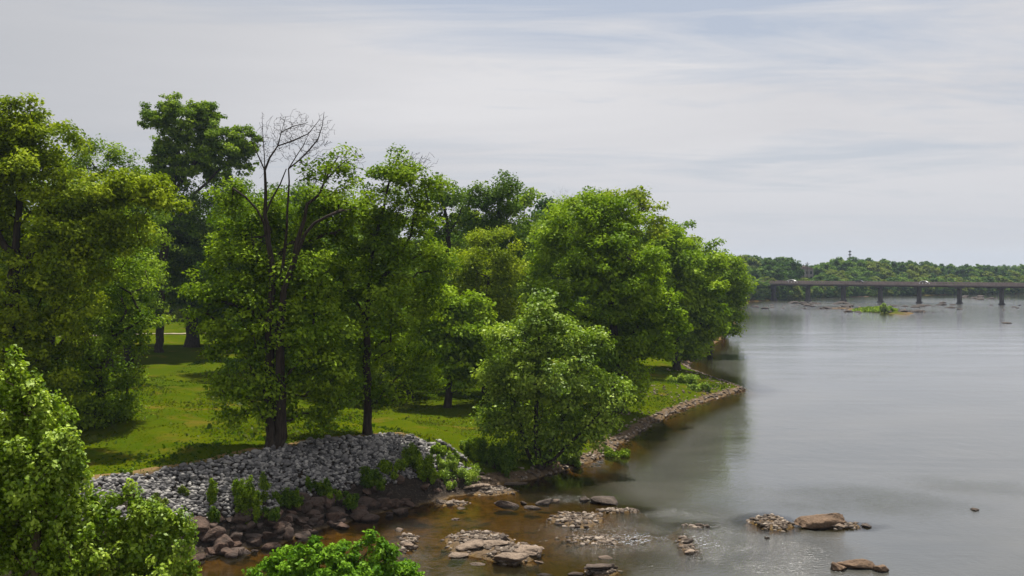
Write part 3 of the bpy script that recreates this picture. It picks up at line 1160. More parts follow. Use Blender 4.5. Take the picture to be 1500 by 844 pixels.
where = ['beside the tips of the foreground shrub', 'at the lower left corner of the boulder row', 'under the leafy weed on the riprap', 'in the middle of the boulder row', 'at the water below the big twin trunk',
         'behind the foreground shrub tips', 'at the lower edge of the grey riprap at left', 'by the muddy water at left', 'at the water behind the lush bush', 'behind the top of the lush bush',
         'nearest the lush bush top', 'against the foot of the grey riprap', 'beside the tall boulder under the riprap', 'left of the large dark red boulder', 'high on the foot of the riprap',
         'in the shaded foot of the riprap', 'right of the large dark red boulder', 'near the right end of the boulder row', 'lying against the upright wedge', 'above the orange red boulder']
for q, ((px, py, wpx, hpx, lab), wh) in enumerate(zip(foot, where)):
    p = hit(px, py + hpx * .35)
    s = p[1] / F
    rock_obj('boulder', lab + ' ' + wh, 'boulder', (p[0], p[1] + .2, max(p[2], -.1)), (wpx * s * 1.08, wpx * s * .85, max(.4, hpx * s * 1.05)), ROCK_RED, 500 + q, rz=0, tilt=.14, sink=.15, lo=.40, hi=.74,
             cuts=12, rough=.06, group='red brown boulders at the foot of the riprap')
rng = np.random.default_rng(77)
protoB = [mesh_np('boulder', rock_shape(rng, ICO3, 11, .38, .74, .06, .05), ICO3[1], ROCK_RED, False) for _ in range(5)]
cnt = 0
while cnt < 115:
    px = rng.uniform(270, 600)
    foot_y = np.interp(px, [270, 400, 540, 620], [822, 800, 757, 741])
    py = foot_y - rng.uniform(-6, 44)
    p = hit(px, py)
    sz = rng.uniform(.25, .95)
    o = link('boulder', protoB[cnt % 5], None, (p[0], p[1], max(p[2], -.1) + sz * .15), rng.uniform(0, 6.28), (sz * .62, sz * .5, sz * .38))
    o.rotation_euler[0] = rng.normal(0, .25)
    tag(o, 'one of the smaller red brown boulders heaped between riprap and stream', 'boulder', 'small red brown boulders along the stream')
    cnt += 1


# stones as stuff: riprap, shore gravel, gravel bars
def stone_field(name, X, Y, size, mat, seed, flat=.62, lift=.15, zmin=-9):
    rng = np.random.default_rng(seed)
    protos = [rock_shape(rng, ICO1, 7, .5, .85, .1, 0) for _ in range(10)]
    z = np.maximum(terrain(X, Y)[0], zmin)
    n = len(X)
    pk = rng.integers(0, 10, n)
    V = np.stack([protos[k] for k in pk])
    sx = size * .5 * rng.uniform(.8, 1.3, n); sy = size * .5 * rng.uniform(.7, 1.1, n); sz = size * .5 * flat * rng.uniform(.7, 1.3, n)
    V = V * np.stack([sx, sy, sz], 1)[:, None, :]
    t = rng.normal(0, .45, n); c, s = np.cos(t)[:, None], np.sin(t)[:, None]
    V = np.stack([V[..., 0], V[..., 1] * c - V[..., 2] * s, V[..., 1] * s + V[..., 2] * c], -1)
    a = rng.uniform(0, 6.28, n); c, s = np.cos(a)[:, None], np.sin(a)[:, None]
    V = np.stack([V[..., 0] * c - V[..., 1] * s, V[..., 0] * s + V[..., 1] * c, V[..., 2]], -1)
    V += np.stack([X, Y, z + lift * size], 1)[:, None, :]
    k = len(ICO1[0])
    Fc = (ICO1[1][None] + (np.arange(n) * k)[:, None, None]).reshape(-1, 3)
    me = mesh_np(name, V.reshape(-1, 3), Fc, mat, False, {'tint': np.repeat(rng.random(n), k)})
    return tag(link(name, me), kind='stuff')


rng = np.random.default_rng(5)
N = 130000
X = rng.uniform(-30, 6, N); Y = rng.uniform(44, 74, N)
z, d, st, m = terrain(X, Y)
edge = 4.65 + .35 * fbm(X, Y, .6, 91, 3)
ok = m & (st > .55) & (d > 1.7) & (d < edge) & (np.abs(fbm(X, Y, .28, 95, 3)) < .5)
ok &= rng.random(N) < np.clip((d - 1.4) / 1.0, 0, 1)
ok &= rng.random(N) < np.clip((st - .3) / .6, 0, 1)
X, Y = X[ok][:8000], Y[ok][:8000]
tag(stone_field('riprap_stones', X, Y, rng.uniform(.11, .30, len(X)), RIPRAP, 6, .6, .25), 'grey broken stone covering the bank below the lawn', 'riprap')
# the largest riprap stones are things of their own
protoR = [mesh_np('riprap_stone', rock_shape(rng, ICO3, 11, .5, .86, .1, .03), ICO3[1], RIPSTONE, True) for _ in range(6)]
sel = rng.permutation(len(X))[:230]
zz_ = terrain(X[sel], Y[sel])[0]
for q, (x, y, z) in enumerate(zip(X[sel], Y[sel], zz_)):
    s = rng.uniform(.28, .42)
    o = link('riprap_stone', protoR[q % 6], None, (x, y, z + .12), rng.uniform(0, 6.28), (s * .55, s * .45, s * .34))
    o.rotation_euler[0] = rng.normal(0, .4)
    tag(o, 'one of the larger pale grey stones lying in the riprap below the lawn', 'stone', 'larger grey stones in the riprap')

N = 50000
X = rng.uniform(0, 50, N); Y = rng.uniform(52, 160, N)
z, d, st, m = terrain(X, Y)
ok = m & (d > -.5) & (d < 1.3) & (rng.random(N) < np.where(d < .6, 1, .3))
ok |= m & (d > 1.2) & (d < 6) & (X > 8) & (Y < 118) & (rng.random(N) < .16) & (fbm(X, Y, .4, 55, 3) > -.1)
X, Y = X[ok][:5600], Y[ok][:5600]
tag(stone_field('shore_gravel', X, Y, rng.uniform(.10, .34, len(X)) ** 1.0, PEBBLE, 8), 'brown gravel along the water edge of the grassy point', 'gravel')
PX, PY = [], []
for (bx_, by_, rx, ry, hh) in bars:
    if by_ > 200:
        n = 60
    else:
        n = int(60 + 55 * rx * ry * 3)
    a = rng.normal(0, .52, (n, 2))
    PX.append(bx_ + a[:, 0] * rx); PY.append(by_ + a[:, 1] * ry * 1.1)
sizes = [(.07 + .30 * rng.random(len(p)) ** 3.0) * (1 if b[1] < 200 else 3.2) for p, b in zip(PX, bars)]
X = np.concatenate(PX); Y = np.concatenate(PY); S = np.concatenate(sizes)
z = terrain(X, Y)[0]
ok = z > -.16
tag(stone_field('bar_gravel', X[ok], Y[ok], S[ok], PEBBLE, 9, .5, .02), 'pale brown gravel heaped on the bars in the stream', 'gravel')

# low dark rocks far out round the islet and bridge
protoF = [mesh_np('far_rock', rock_shape(rng, ICO3, 10, .45, .9, .12, .06), ICO3[1], ROCK_FAR, False) for _ in range(4)]
spots = []
for (x0, x1, y0, y1, n) in ((1160, 1250, 443.5, 453, 36), (1235, 1262, 454, 461, 8), (1310, 1400, 447, 451, 22), (1300, 1350, 454, 459, 12), (1380, 1500, 438, 456, 14), (1400, 1500, 434.5, 438, 14), (1090, 1160, 447, 453, 8)):
    for _ in range(n):
        spots.append((rng.uniform(x0, x1), rng.uniform(y0, y1)))
for q, (px, py) in enumerate(spots):
    g_ = GP(px, py)
    s = (.7 + 2.2 * rng.random() ** 1.6) * min(g_[1] / 300, 1.2)
    zt = max(hz(g_[0], g_[1]), -.1)
    o = link('far_rock', protoF[q % 4], None, (g_[0], g_[1], zt + s * .05), rng.uniform(-.4, .4), (s * .6, s * .45, s * .22))
    tag(o, 'low dark rock awash in the far river between the islet and the bridge', 'rock', 'low dark rocks in the far river')

# ------------------------------------------------------------------ grass and weeds
GRASS = leaf_mat('grass_blades', (.026, .062, .002), (.058, .095, .003), (.105, .120, .008), .5, sheen=.01)
rng = np.random.default_rng(31)
N = 150000
X = rng.uniform(-34, 34, N); Y = rng.uniform(48, 116, N)
z, d, st, m = terrain(X, Y)
gr_ = np.where(st > .6, d > 4.6, d > .9) & m & (z > .3)
dn = np.clip(.55 + 1.4 * fbm(X, Y, .35, 61, 4), .12, 1)
ok = gr_ & (rng.random(N) < dn)
X, Y, z, dn = X[ok], Y[ok], z[ok], dn[ok]
n = len(X)
hh = (.03 + .07 * rng.random(n)) * (.5 + .9 * dn)
big = rng.random(n) < .03
hh = np.where(big, hh * 2.4, hh)
a = rng.uniform(0, 6.28, n)
dx, dy = np.cos(a), np.sin(a)
wv = hh * .55 + .03
B0 = np.stack([X - dx * wv * .5, Y - dy * wv * .5, z - .02], 1); B1 = np.stack([X + dx * wv * .5, Y + dy * wv * .5, z - .02], 1)
ln = rng.normal(0, .5, (n, 2)) * hh[:, None]
T1 = B1 + np.stack([ln[:, 0] + dx * wv * .2, ln[:, 1] + dy * wv * .2, hh], 1)
T0 = B0 + np.stack([ln[:, 0] - dx * wv * .2, ln[:, 1] - dy * wv * .2, hh * .85], 1)
V = np.stack([B0, B1, T1, T0], 1).reshape(-1, 3)
tn = np.clip(.5 + .9 * fbm(X, Y, .22, 64, 3) + .25 * rng.normal(0, 1, n), 0, 1)
tag(link('grass', mesh_np('grass', V, np.arange(4 * n).reshape(-1, 4), GRASS, False, {'tint': np.repeat(tn, 4)})), 'short grass and clover growing on the park lawn', 'grass', kind='stuff')

# tall grasses of the islet
c0 = GP(1281, 456)
n = 2600
a_ = rng.uniform(0, 6.28, n); q_ = np.sqrt(rng.random(n))
IX = c0[0] + np.cos(a_) * q_ * 5.6; IY = c0[1] + np.sin(a_) * q_ * 9
iz = np.maximum(terrain(IX, IY)[0], 0)
hh = (.35 + .75 * rng.random(n)) * (1 - .5 * q_) * (1 + .5 * (IX > c0[0] + 2.5)); th = rng.uniform(0, 6.28, n); wv = .22
ex_ = np.stack([np.cos(th), np.sin(th), 0 * th], 1) * wv
B_ = np.stack([IX, IY, iz - .05], 1); T_ = B_ + np.stack([rng.normal(0, .25, n), rng.normal(0, .25, n), hh], 1)
V = np.stack([B_ - ex_, B_ + ex_, T_ + ex_ * .5, T_ - ex_ * .5], 1).reshape(-1, 3)
tag(link('islet_grass', mesh_np('islet_grass', V, np.arange(4 * n).reshape(-1, 4), LEAF['fresh'], False, {'tint': np.repeat(rng.random(n), 4)})), 'bright yellow green grass covering the small islet before the bridge', 'grass', kind='stuff')

weeds = [  # px, py of the foot, half width, height px, leaf colour, label
    (612, 696, 26, 44, 'mid', 'leafy green shrub growing in the riprap near its right end'),
    (655, 690, 18, 26, 'fresh', 'low pale green weed at the right end of the riprap'),
    (368, 757, 24, 58, 'mid', 'tall leafy weed in the shaded riprap under the big twin trunk'),
    (308, 745, 10, 42, 'mid', 'narrow green weed in the riprap left of the tall leafy weed'),
    (313, 768, 9, 26, 'dark', 'small dark weed beside the boulders below the narrow weed'),
    (268, 727, 12, 14, 'olive', 'dry brownish tuft in the sunlit riprap at left'),
    (230, 748, 18, 18, 'olive', 'low olive tuft in the riprap behind the foreground shrub tips'),
    (463, 722, 22, 20, 'dark', 'dark low weed at the shaded foot of the riprap'),
    (505, 742, 20, 18, 'dark', 'dark weed among the boulders left of the large dark red boulder'),
    (545, 712, 24, 26, 'dark', 'dark green bush on the shaded lower riprap'),
    (575, 700, 22, 22, 'mid', 'green bush left of the leafy shrub in the riprap'),
    (675, 704, 34, 16, 'fresh', 'bright low weeds on the sandy ledge at the end of the riprap'),
    (705, 672, 26, 30, 'mid', 'bush on the bank just left of the leaning yellow green tree'),
    (728, 690, 30, 50, 'dark', 'shaded bush at the foot of the leaning yellow green tree'),
    (1300, 458.0, 9, 10, 'fresh', 'taller green tuft at the right end of the islet before the bridge'),
    (420, 742, 26, 22, 'dark', 'dark weeds hiding the stones right of the tall leafy weed'),
    (345, 735, 14, 30, 'mid', 'upright weed just left of the tall leafy weed in the riprap'),
    (395, 765, 20, 20, 'dark', 'dark growth among the boulders below the tall leafy weed'),
    (640, 668, 16, 16, 'mid', 'weeds in the sunlit stones above the leafy riprap shrub'),
    (690, 660, 18, 16, 'fresh', 'pale weeds at the right top corner of the riprap'),
    (630, 705, 20, 22, 'mid', 'green weeds below the leafy shrub near the sandy ledge'),
    (485, 735, 18, 16, 'mid', 'green weed tuft between the riprap and the tall brown boulder'),
    (660, 715, 14, 10, 'fresh', 'small bright weeds beside the boulders on the sandy ledge'),
    (185, 700, 9, 7, 'mid', 'small weed at the top edge of the riprap at far left'),
    (905, 668, 20, 16, 'mid', 'low weeds on the bank right of the leaning yellow green tree'),
    (835, 682, 20, 22, 'fresh', 'bright weeds in the sun on the bank under the leaning tree'),
    (1000, 560, 26, 10, 'fresh', 'low green growth on top of the grassy point'),
    (1022, 572, 20, 8, 'fresh', 'low weeds near the tip of the grassy point'),
]
for q, (px, py, rx, hp, lk, lab) in enumerate(weeds):
    p = hit(px, py)
    s = p[1] / F
    r = rx * s; h = hp * s
    b = np.array([p[0], p[1], p[2] - .03])
    rr = np.random.default_rng(700 + q)
    k = 7 if rx < 15 else 13
    stems, lobes = [], []
    for j in range(k):
        ox = rr.uniform(-.75, .75) * r; oy = rr.uniform(-.6, .6) * min(r, 1.2)
        tp = b + np.array([ox, oy, h * rr.uniform(.35, 1.0)])
        stems.append((np.array([b + np.array([ox * .5, oy * .5, 0 if j == 0 else .02]), (b + tp) / 2 + np.array([ox * .35, oy * .35, 0]), tp]), .02 * h ** .5, .008))
        lobes.append((tp - np.array([0, 0, h * .28]), np.array([max(r * rr.uniform(.12, .34), .08), max(r * .26, .08), h * rr.uniform(.2, .4)]), False))
    cr = max(.10, .16 * r) * 1.0
    build_tree('weed_plant' if h < 1.0 else 'riverside_shrub', lab, 'plant' if h < 1 else 'shrub', b, stems, lobes, .04, lk, cr if s < .1 else .5, 26, .115 * max(1, s / .036) ** .9, dens=.9, seed=800 + q,
               bark=BRUSH, sides=4, upb=.15, flat=1.5, aspect=.4, r_tip=.006, seg=.25 if s < .1 else .8)

# ------------------------------------------------------------------ the trees of the near bank
W_ = 'tree'
# big twin-trunked tree with bare top
px_tree('twin_trunk_tree', 'big twin trunk tree with bare dead top branches standing at the edge of the riprap', W_, 54.3, 400,
        [(335, 385, 52, 48, 1.2), (318, 450, 40, 38), (352, 475, 50, 58), (325, 560, 26, 26), (345, 605, 26, 20), (432, 460, 52, 58, 1.2), (462, 410, 50, 42, 1.2), (348, 330, 48, 34, 3.2), (432, 335, 46, 34, 3.2), (478, 335, 42, 38, 3.2),
         (500, 252, 26, 26), (490, 292, 36, 28, 3.2), (330, 292, 28, 24, 1), (385, 300, 30, 24, 2.5), (455, 295, 26, 22, 2.5), (470, 245, 14, 12), (462, 505, 50, 50), (470, 575, 40, 38), (435, 610, 36, 24), (395, 560, 36, 50), (395, 420, 44, 50, 1.2), (372, 560, 36, 45), (455, 262, 10, 9)],
        .42, 'mid',
        stems_px=[([(390, 660), (393, 560), (397, 480), (399, 400), (390, 317), (388, 243), (407, 217), (413, 193), (420, 173)], .36, .012),
                  ([(413, 660), (412, 560), (410, 480), (418, 425), (432, 385), (440, 357), (453, 303), (470, 283), (480, 265), (500, 232)], .36, .03),
                  ([(410, 440), (417, 360), (424, 310), (428, 267), (423, 250), (437, 227), (450, 193)], .12, .012),
                  ([(432, 385), (450, 333), (475, 318), (500, 307)], .13, .04),
                  ([(398, 400), (387, 315), (365, 290), (345, 277)], .12, .03),
                  ([(402, 480), (360, 450), (320, 440)], .16, .05),
                  ([(388, 250), (385, 205), (384, 165)], .035, .008), ([(413, 195), (440, 180), (464, 186)], .035, .008), ([(423, 250), (455, 216), (470, 190), (476, 165)], .07, .012),
                  ([(407, 217), (430, 204), (456, 190), (466, 172)], .06, .012), ([(390, 317), (410, 272), (421, 248)], .07, .03), ([(480, 265), (500, 240), (524, 225)], .06, .012), ([(388, 245), (372, 215), (366, 190)], .05, .012)],
        bare_px=[(412, 205, 30, 34), (432, 188, 30, 26), (452, 212, 30, 30), (472, 195, 18, 28), (514, 235, 24, 20), (385, 215, 14, 44)], seed=11, per=46, dens=1.0, drop=.04, base_py=657)
# tree on the riprap edge to its right
px_tree('riverbank_tree', 'broad green tree with one straight dark trunk at the top of the riprap', W_, 58.7, 538,
        [(590, 252, 38, 24), (560, 290, 48, 36), (620, 290, 32, 32), (600, 345, 52, 38), (520, 350, 40, 42), (640, 378, 22, 38), (505, 430, 46, 48), (570, 430, 52, 48), (618, 440, 36, 46), (530, 500, 56, 42),
         (598, 520, 42, 42), (482, 520, 36, 40), (560, 570, 36, 26), (618, 555, 26, 24), (492, 575, 28, 26), (550, 390, 45, 40)],
        .27, 'mid', stems_px=[([(538, 638), (538, 560), (537, 480), (541, 420), (548, 350), (565, 290), (575, 240)], .26, .04), ([(541, 430), (575, 390), (600, 350), (612, 300)], .17, .05),
                              ([(539, 470), (515, 430), (495, 400)], .14, .05)],
        bare_px=[(610, 235, 30, 14), (560, 330, 30, 25)], seed=12, per=50, dens=.9, base_py=637)
# small round lawn tree
px_tree('round_lawn_tree', 'small rounded dark tree on the sunny lawn with its own pool of shade', W_, 72.5, 655,
        [(665, 468, 46, 34), (702, 490, 30, 30), (630, 490, 30, 32), (655, 530, 46, 34), (690, 535, 36, 28), (625, 540, 22, 22), (652, 446, 28, 16), (660, 505, 45, 40)],
        .30, 'bright', stems_px=[([(655, 600), (657, 560), (660, 500), (662, 460)], .3, .06)], seed=13, per=60, dens=1.0, base_py=597)
# leaning waterside tree
px_tree('waterside_tree', 'yellow green many stemmed tree spreading over the water edge in front of the woods', W_, 61, 790,
        [(790, 460, 28, 24), (768, 500, 42, 32), (842, 500, 34, 26), (880, 505, 15, 24), (750, 545, 42, 32), (815, 545, 52, 38), (868, 560, 42, 32), (902, 580, 24, 22), (780, 600, 56, 36), (848, 608, 46, 32),
         (742, 630, 42, 30), (795, 648, 58, 30), (852, 640, 36, 24), (722, 545, 22, 20), (815, 470, 16, 16)],
        .24, 'fresh', stems_px=[([(788, 690), (785, 630), (788, 560), (790, 490)], .22, .05), ([(795, 690), (815, 640), (840, 580), (850, 520)], .17, .04), ([(782, 690), (765, 640), (752, 580)], .15, .04),
                                ([(798, 688), (835, 650), (880, 600)], .12, .04)], seed=14, per=52, dens=1.1, size=.21, base_py=686)
# big bright tree on the point
px_tree('point_tree', 'large bright green tree filling the middle of the riverbank behind the grassy point', W_, 86, 905,
        [(850, 330, 42, 34), (900, 322, 40, 36), (812, 372, 38, 32), (862, 392, 46, 42), (920, 382, 46, 42), (832, 442, 42, 42), (900, 450, 52, 46), (952, 432, 40, 46), (930, 512, 40, 36), (890, 532, 38, 36), (918, 568, 22, 20),
         (970, 480, 30, 36), (870, 490, 40, 40), (845, 510, 30, 40)],
        .45, 'bright', stems_px=[([(905, 590), (902, 520), (895, 450), (890, 380), (895, 320)], .45, .08), ([(902, 520), (940, 470), (975, 455)], .2, .06)], seed=15, per=62, dens=1.0)
px_tree('pale_tree', 'pale yellow green tree left of the large bright tree on the riverbank', W_, 98, 828,
        [(820, 342, 32, 26), (792, 372, 24, 32), (802, 422, 32, 36), (872, 302, 28, 16), (840, 312, 28, 22), (820, 470, 40, 40), (785, 450, 25, 30)], .36, 'fresh', seed=16, per=60)
px_tree('airy_tree', 'tall airy tree with sky showing between its branches above the bright riverbank tree', W_, 112, 915,
        [(890, 290, 32, 12), (930, 294, 32, 14), (955, 312, 18, 15), (905, 322, 36, 20), (960, 336, 12, 9), (900, 350, 40, 30)], .36, 'yellow',
        stems_px=[([(915, 545), (915, 440), (922, 350), (930, 320), (945, 305)], .36, .05), ([(922, 350), (905, 310), (893, 290)], .15, .04)], seed=17, per=38, dens=.7)
px_tree('overhanging_tree', 'green tree leaning over the river behind the grassy point', W_, 118, 992,
        [(985, 372, 36, 36), (1000, 432, 42, 36), (980, 482, 40, 32), (1020, 472, 32, 32), (1030, 412, 30, 36), (1008, 508, 26, 22), (955, 400, 30, 40), (950, 460, 30, 40), (1040, 470, 28, 28), (1012, 440, 40, 40), (975, 345, 26, 22)],
        .4, 'bright', stems_px=[([(985, 545), (985, 490), (990, 430), (990, 370)], .4, .07), ([(985, 500), (1010, 478), (1035, 470)], .2, .06)], seed=18, per=58)
px_tree('end_tree', 'light green tree at the far right end of the near wood above the water', W_, 150, 1040,
        [(1040, 382, 32, 24), (1062, 412, 25, 32), (1035, 442, 36, 32), (1066, 452, 20, 28), (1040, 488, 26, 18), (1002, 352, 26, 24), (972, 342, 20, 20), (1072, 392, 16, 20), (1070, 480, 16, 24), (1045, 420, 34, 36)], .36, 'bright', seed=19, per=58)
px_tree('shore_tree', 'smaller green tree low over the water beyond the light green end tree', W_, 195, 1060,
        [(1062, 400, 20, 25), (1075, 430, 16, 22), (1060, 450, 22, 20), (1040, 430, 25, 25)], .3, 'mid', seed=20, per=50)
px_tree('dark_hill_tree', 'dark rounded tree with bare twigs on top peeping over the skyline', W_, 160, 814,
        [(815, 312, 24, 16), (802, 335, 34, 22), (820, 360, 40, 30)], .4, 'fardark', bare_px=[(822, 290, 22, 16), (792, 305, 10, 16)], seed=21, per=60)
px_tree('yellow_lawn_tree', 'drooping yellow green tree behind the small rounded lawn tree', W_, 92, 712,
        [(716, 356, 32, 22), (702, 402, 42, 40), (742, 402, 26, 40), (692, 452, 36, 36), (736, 456, 32, 36), (720, 500, 40, 30)], .36, 'yellow', seed=22, per=60)
px_tree('tall_back_tree', 'tall dark airy tree with forked limbs right of the bare topped tree', W_, 115, 658,
        [(655, 282, 34, 28), (640, 332, 26, 26), (672, 312, 20, 20), (630, 300, 20, 30), (655, 390, 40, 40)], .38, 'dark',
        stems_px=[([(658, 560), (657, 420), (658, 350), (650, 300), (648, 275)], .38, .06), ([(658, 350), (672, 315), (680, 295)], .16, .05)], seed=23, per=44, dens=.75)
px_tree('broad_back_tree', 'tall broad dark green tree crowning the middle of the skyline', W_, 110, 728,
        [(708, 288, 24, 24), (738, 282, 34, 24), (725, 330, 34, 32), (755, 340, 26, 40), (705, 340, 26, 30), (735, 390, 40, 40), (745, 310, 25, 25)], .42, 'dark', seed=24, per=56, dens=.9)
px_tree('feathery_tree', 'feathery paler tree at the right of the broad dark skyline tree', W_, 118, 772,
        [(772, 298, 18, 30), (780, 330, 14, 34), (768, 370, 22, 40), (775, 420, 26, 36)], .28, 'mid', seed=25, per=34, dens=.8)
# left side
px_tree('tall_left_tree', 'tallest tree at left with a high open crown on a long bare trunk', W_, 120, 233,
        [(262, 166, 34, 20), (296, 184, 26, 30), (240, 180, 22, 18), (222, 172, 12, 7), (268, 212, 40, 34), (243, 225, 16, 34), (305, 168, 16, 16), (330, 212, 34, 28), (360, 206, 20, 18), (350, 232, 30, 20), (300, 242, 36, 20), (236, 252, 15, 18),
         (225, 232, 8, 10), (260, 255, 26, 22)],
        .5, 'mid', stems_px=[([(233, 502), (236, 420), (243, 340), (250, 290), (258, 250), (262, 212), (266, 180)], .46, .05), ([(250, 292), (240, 255), (229, 225)], .2, .05), ([(250, 290), (275, 250), (300, 215), (335, 205)], .28, .05),
                               ([(244, 340), (290, 280), (330, 240)], .2, .05)], seed=26, per=40, dens=.85, clump=.72, size=.30)
px_tree('thick_trunk_tree', 'dark tree with a thick black trunk just right of the tallest tree', W_, 126, 281,
        [(285, 330, 52, 44), (330, 302, 44, 44), (232, 372, 50, 44), (300, 402, 54, 46), (205, 402, 44, 44), (340, 360, 40, 40), (335, 430, 40, 40), (262, 312, 34, 34), (225, 330, 40, 36), (262, 415, 30, 34)], .85, 'dark', stems_px=[([(281, 500), (282, 440), (285, 380), (290, 320)], .85, .15)], seed=27, per=50)
px_tree('yellow_top_tree', 'huge dark tree with yellow green sunlit top at the left edge of the photo', W_, 57, 12,
        [(30, 190, 48, 38), (75, 236, 52, 44), (10, 270, 62, 62), (120, 302, 54, 42), (175, 278, 52, 26), (232, 292, 30, 20), (45, 370, 70, 54), (150, 345, 56, 40), (-45, 230, 66, 76), (60, 460, 84, 54), (20, 545, 74, 66), (100, 380, 60, 40),
         (45, 158, 16, 14)],
        .45, 'yellow', stems_px=[([(12, 690), (14, 560), (20, 420), (28, 300), (35, 200)], .42, .05), ([(20, 420), (70, 340), (110, 302), (160, 290), (215, 292)], .26, .05), ([(18, 380), (-30, 300), (-50, 240)], .24, .06)],
        seed=28, per=50, dens=1.15)
px_tree('low_dark_tree', 'dark leafy tree whose branches hang down to the lawn at left', W_, 61, 140,
        [(172, 402, 44, 40), (195, 470, 38, 40), (150, 520, 54, 46), (130, 590, 54, 40), (88, 560, 54, 54), (60, 600, 54, 40), (196, 552, 26, 38), (100, 440, 44, 44), (165, 585, 36, 36), (140, 615, 34, 26)],
        .34, 'mid', seed=29, per=50, dens=.85)
px_tree('slender_back_tree', 'slender grey green tree poking up behind the yellow topped tree', W_, 100, 160,
        [(125, 240, 28, 38), (182, 242, 26, 28), (165, 290, 52, 44), (190, 332, 52, 44), (195, 255, 18, 18), (110, 300, 40, 50), (180, 400, 60, 50)], .36, 'mid', seed=30, per=46, dens=.8)
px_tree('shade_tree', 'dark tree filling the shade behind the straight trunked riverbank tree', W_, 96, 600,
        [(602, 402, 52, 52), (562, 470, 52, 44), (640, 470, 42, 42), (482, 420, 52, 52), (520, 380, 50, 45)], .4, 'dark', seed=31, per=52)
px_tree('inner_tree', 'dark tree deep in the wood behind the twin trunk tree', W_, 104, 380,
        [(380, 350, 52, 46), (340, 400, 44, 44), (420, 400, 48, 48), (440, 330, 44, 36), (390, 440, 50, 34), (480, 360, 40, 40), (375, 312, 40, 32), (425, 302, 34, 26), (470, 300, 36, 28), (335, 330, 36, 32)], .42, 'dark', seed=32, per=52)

px_tree('left_wood_tree', 'dense mid green tree behind the huge yellow topped tree at the left edge', W_, 78, 70,
        [(70, 300, 70, 60), (150, 330, 55, 50), (0, 330, 60, 60), (110, 420, 70, 60), (40, 450, 60, 60), (190, 390, 40, 45), (165, 470, 45, 40)], .45, 'mid', seed=33, per=52)
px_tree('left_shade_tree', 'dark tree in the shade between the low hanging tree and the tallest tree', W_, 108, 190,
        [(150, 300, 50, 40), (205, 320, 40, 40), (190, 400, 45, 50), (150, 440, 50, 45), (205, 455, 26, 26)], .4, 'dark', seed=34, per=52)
px_tree('lawn_edge_tree', 'low branching dark tree at the back edge of the lawn behind the twin trunk tree', W_, 84, 455,
        [(450, 500, 50, 45), (500, 530, 50, 36), (470, 545, 40, 26), (420, 520, 40, 40), (520, 470, 45, 45), (380, 500, 40, 40)], .3, 'dark', seed=35, per=52)
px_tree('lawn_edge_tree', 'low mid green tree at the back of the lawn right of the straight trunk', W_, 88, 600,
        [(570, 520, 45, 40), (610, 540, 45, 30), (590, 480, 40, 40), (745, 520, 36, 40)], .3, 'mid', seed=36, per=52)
px_tree('vine_clad_tree', 'dark tree hung with foliage down to the lawn left of the thick trunked tree', W_, 128, 330,
        [(330, 440, 40, 40), (320, 470, 26, 24), (350, 480, 36, 30), (300, 400, 26, 40)], .4, 'dark', seed=37, per=52)
# foreground
rf_ = np.random.default_rng(99)
spk = [(x, I_, 7, 24) for x, I_ in zip(rf_.uniform(-20, 118, 26), rf_.uniform(560, 720, 26)) if I_ > 520 + x * 1.2 and I_ < 640 + x * 1.2]
px_tree('foreground_tree', 'fresh green tree with upright leafy shoots in the lower left corner, nearest the camera', W_, 20, 45,
        [(25, 632, 42, 58), (58, 690, 44, 54), (4, 575, 22, 32), (74, 655, 24, 48), (30, 760, 62, 62), (85, 780, 40, 52), (0, 712, 54, 70), (108, 732, 12, 34), (40, 840, 70, 56), (-40, 650, 50, 80), (-50, 780, 60, 80), (42, 600, 10, 34), (95, 672, 9, 34),
         (10, 545, 8, 24), (28, 575, 8, 26)] + spk,
        .13, 'fresh', seed=41, per=26, clump=.17, size=.092, dens=.72, flat=1.3, r_tip=.005, bark=BRUSH, upb=.35, jit=.6, shell=.45)
spk = [(x, I_, 5, 22) for x, I_ in zip(rf_.uniform(125, 300, 30), rf_.uniform(735, 820, 30)) if I_ > 700 + (x - 125) * .45]
px_tree('foreground_shrub', 'fresh green shrub sending up leafy spikes in front of the grey riprap', 'shrub', 20.5, 190,
        [(150, 812, 38, 46), (205, 820, 32, 42), (248, 830, 26, 28), (178, 785, 18, 30), (120, 812, 40, 48), (283, 838, 12, 14), (205, 758, 5, 26), (240, 782, 6, 28), (150, 752, 6, 28), (270, 800, 5, 24), (222, 775, 5, 26), (128, 745, 6, 26), (185, 742, 5, 22),
         (240, 856, 54, 30), (150, 875, 90, 46)] + spk,
        .08, 'fresh', seed=42, per=26, clump=.15, size=.088, dens=.72, flat=1.3, r_tip=.004, bark=BRUSH, upb=.35, jit=.6)
px_tree('lush_bush', 'lush deep green rounded bush at the bottom edge beside the stream', 'bush', 29, 495,
        [(440, 820, 34, 20), (490, 810, 30, 18), (555, 804, 24, 18), (400, 834, 24, 14), (530, 834, 48, 24), (592, 834, 16, 12), (470, 852, 66, 32), (570, 852, 40, 24), (515, 822, 18, 14), (462, 798, 12, 10), (548, 786, 12, 10), (420, 812, 12, 8), (605, 842, 14, 8), (380, 838, 12, 8), (520, 800, 10, 10)],
        .12, 'lush', seed=43, per=40, clump=.20, size=.105, dens=.8, flat=.7, r_tip=.007, bark=BRUSH, jit=.5)


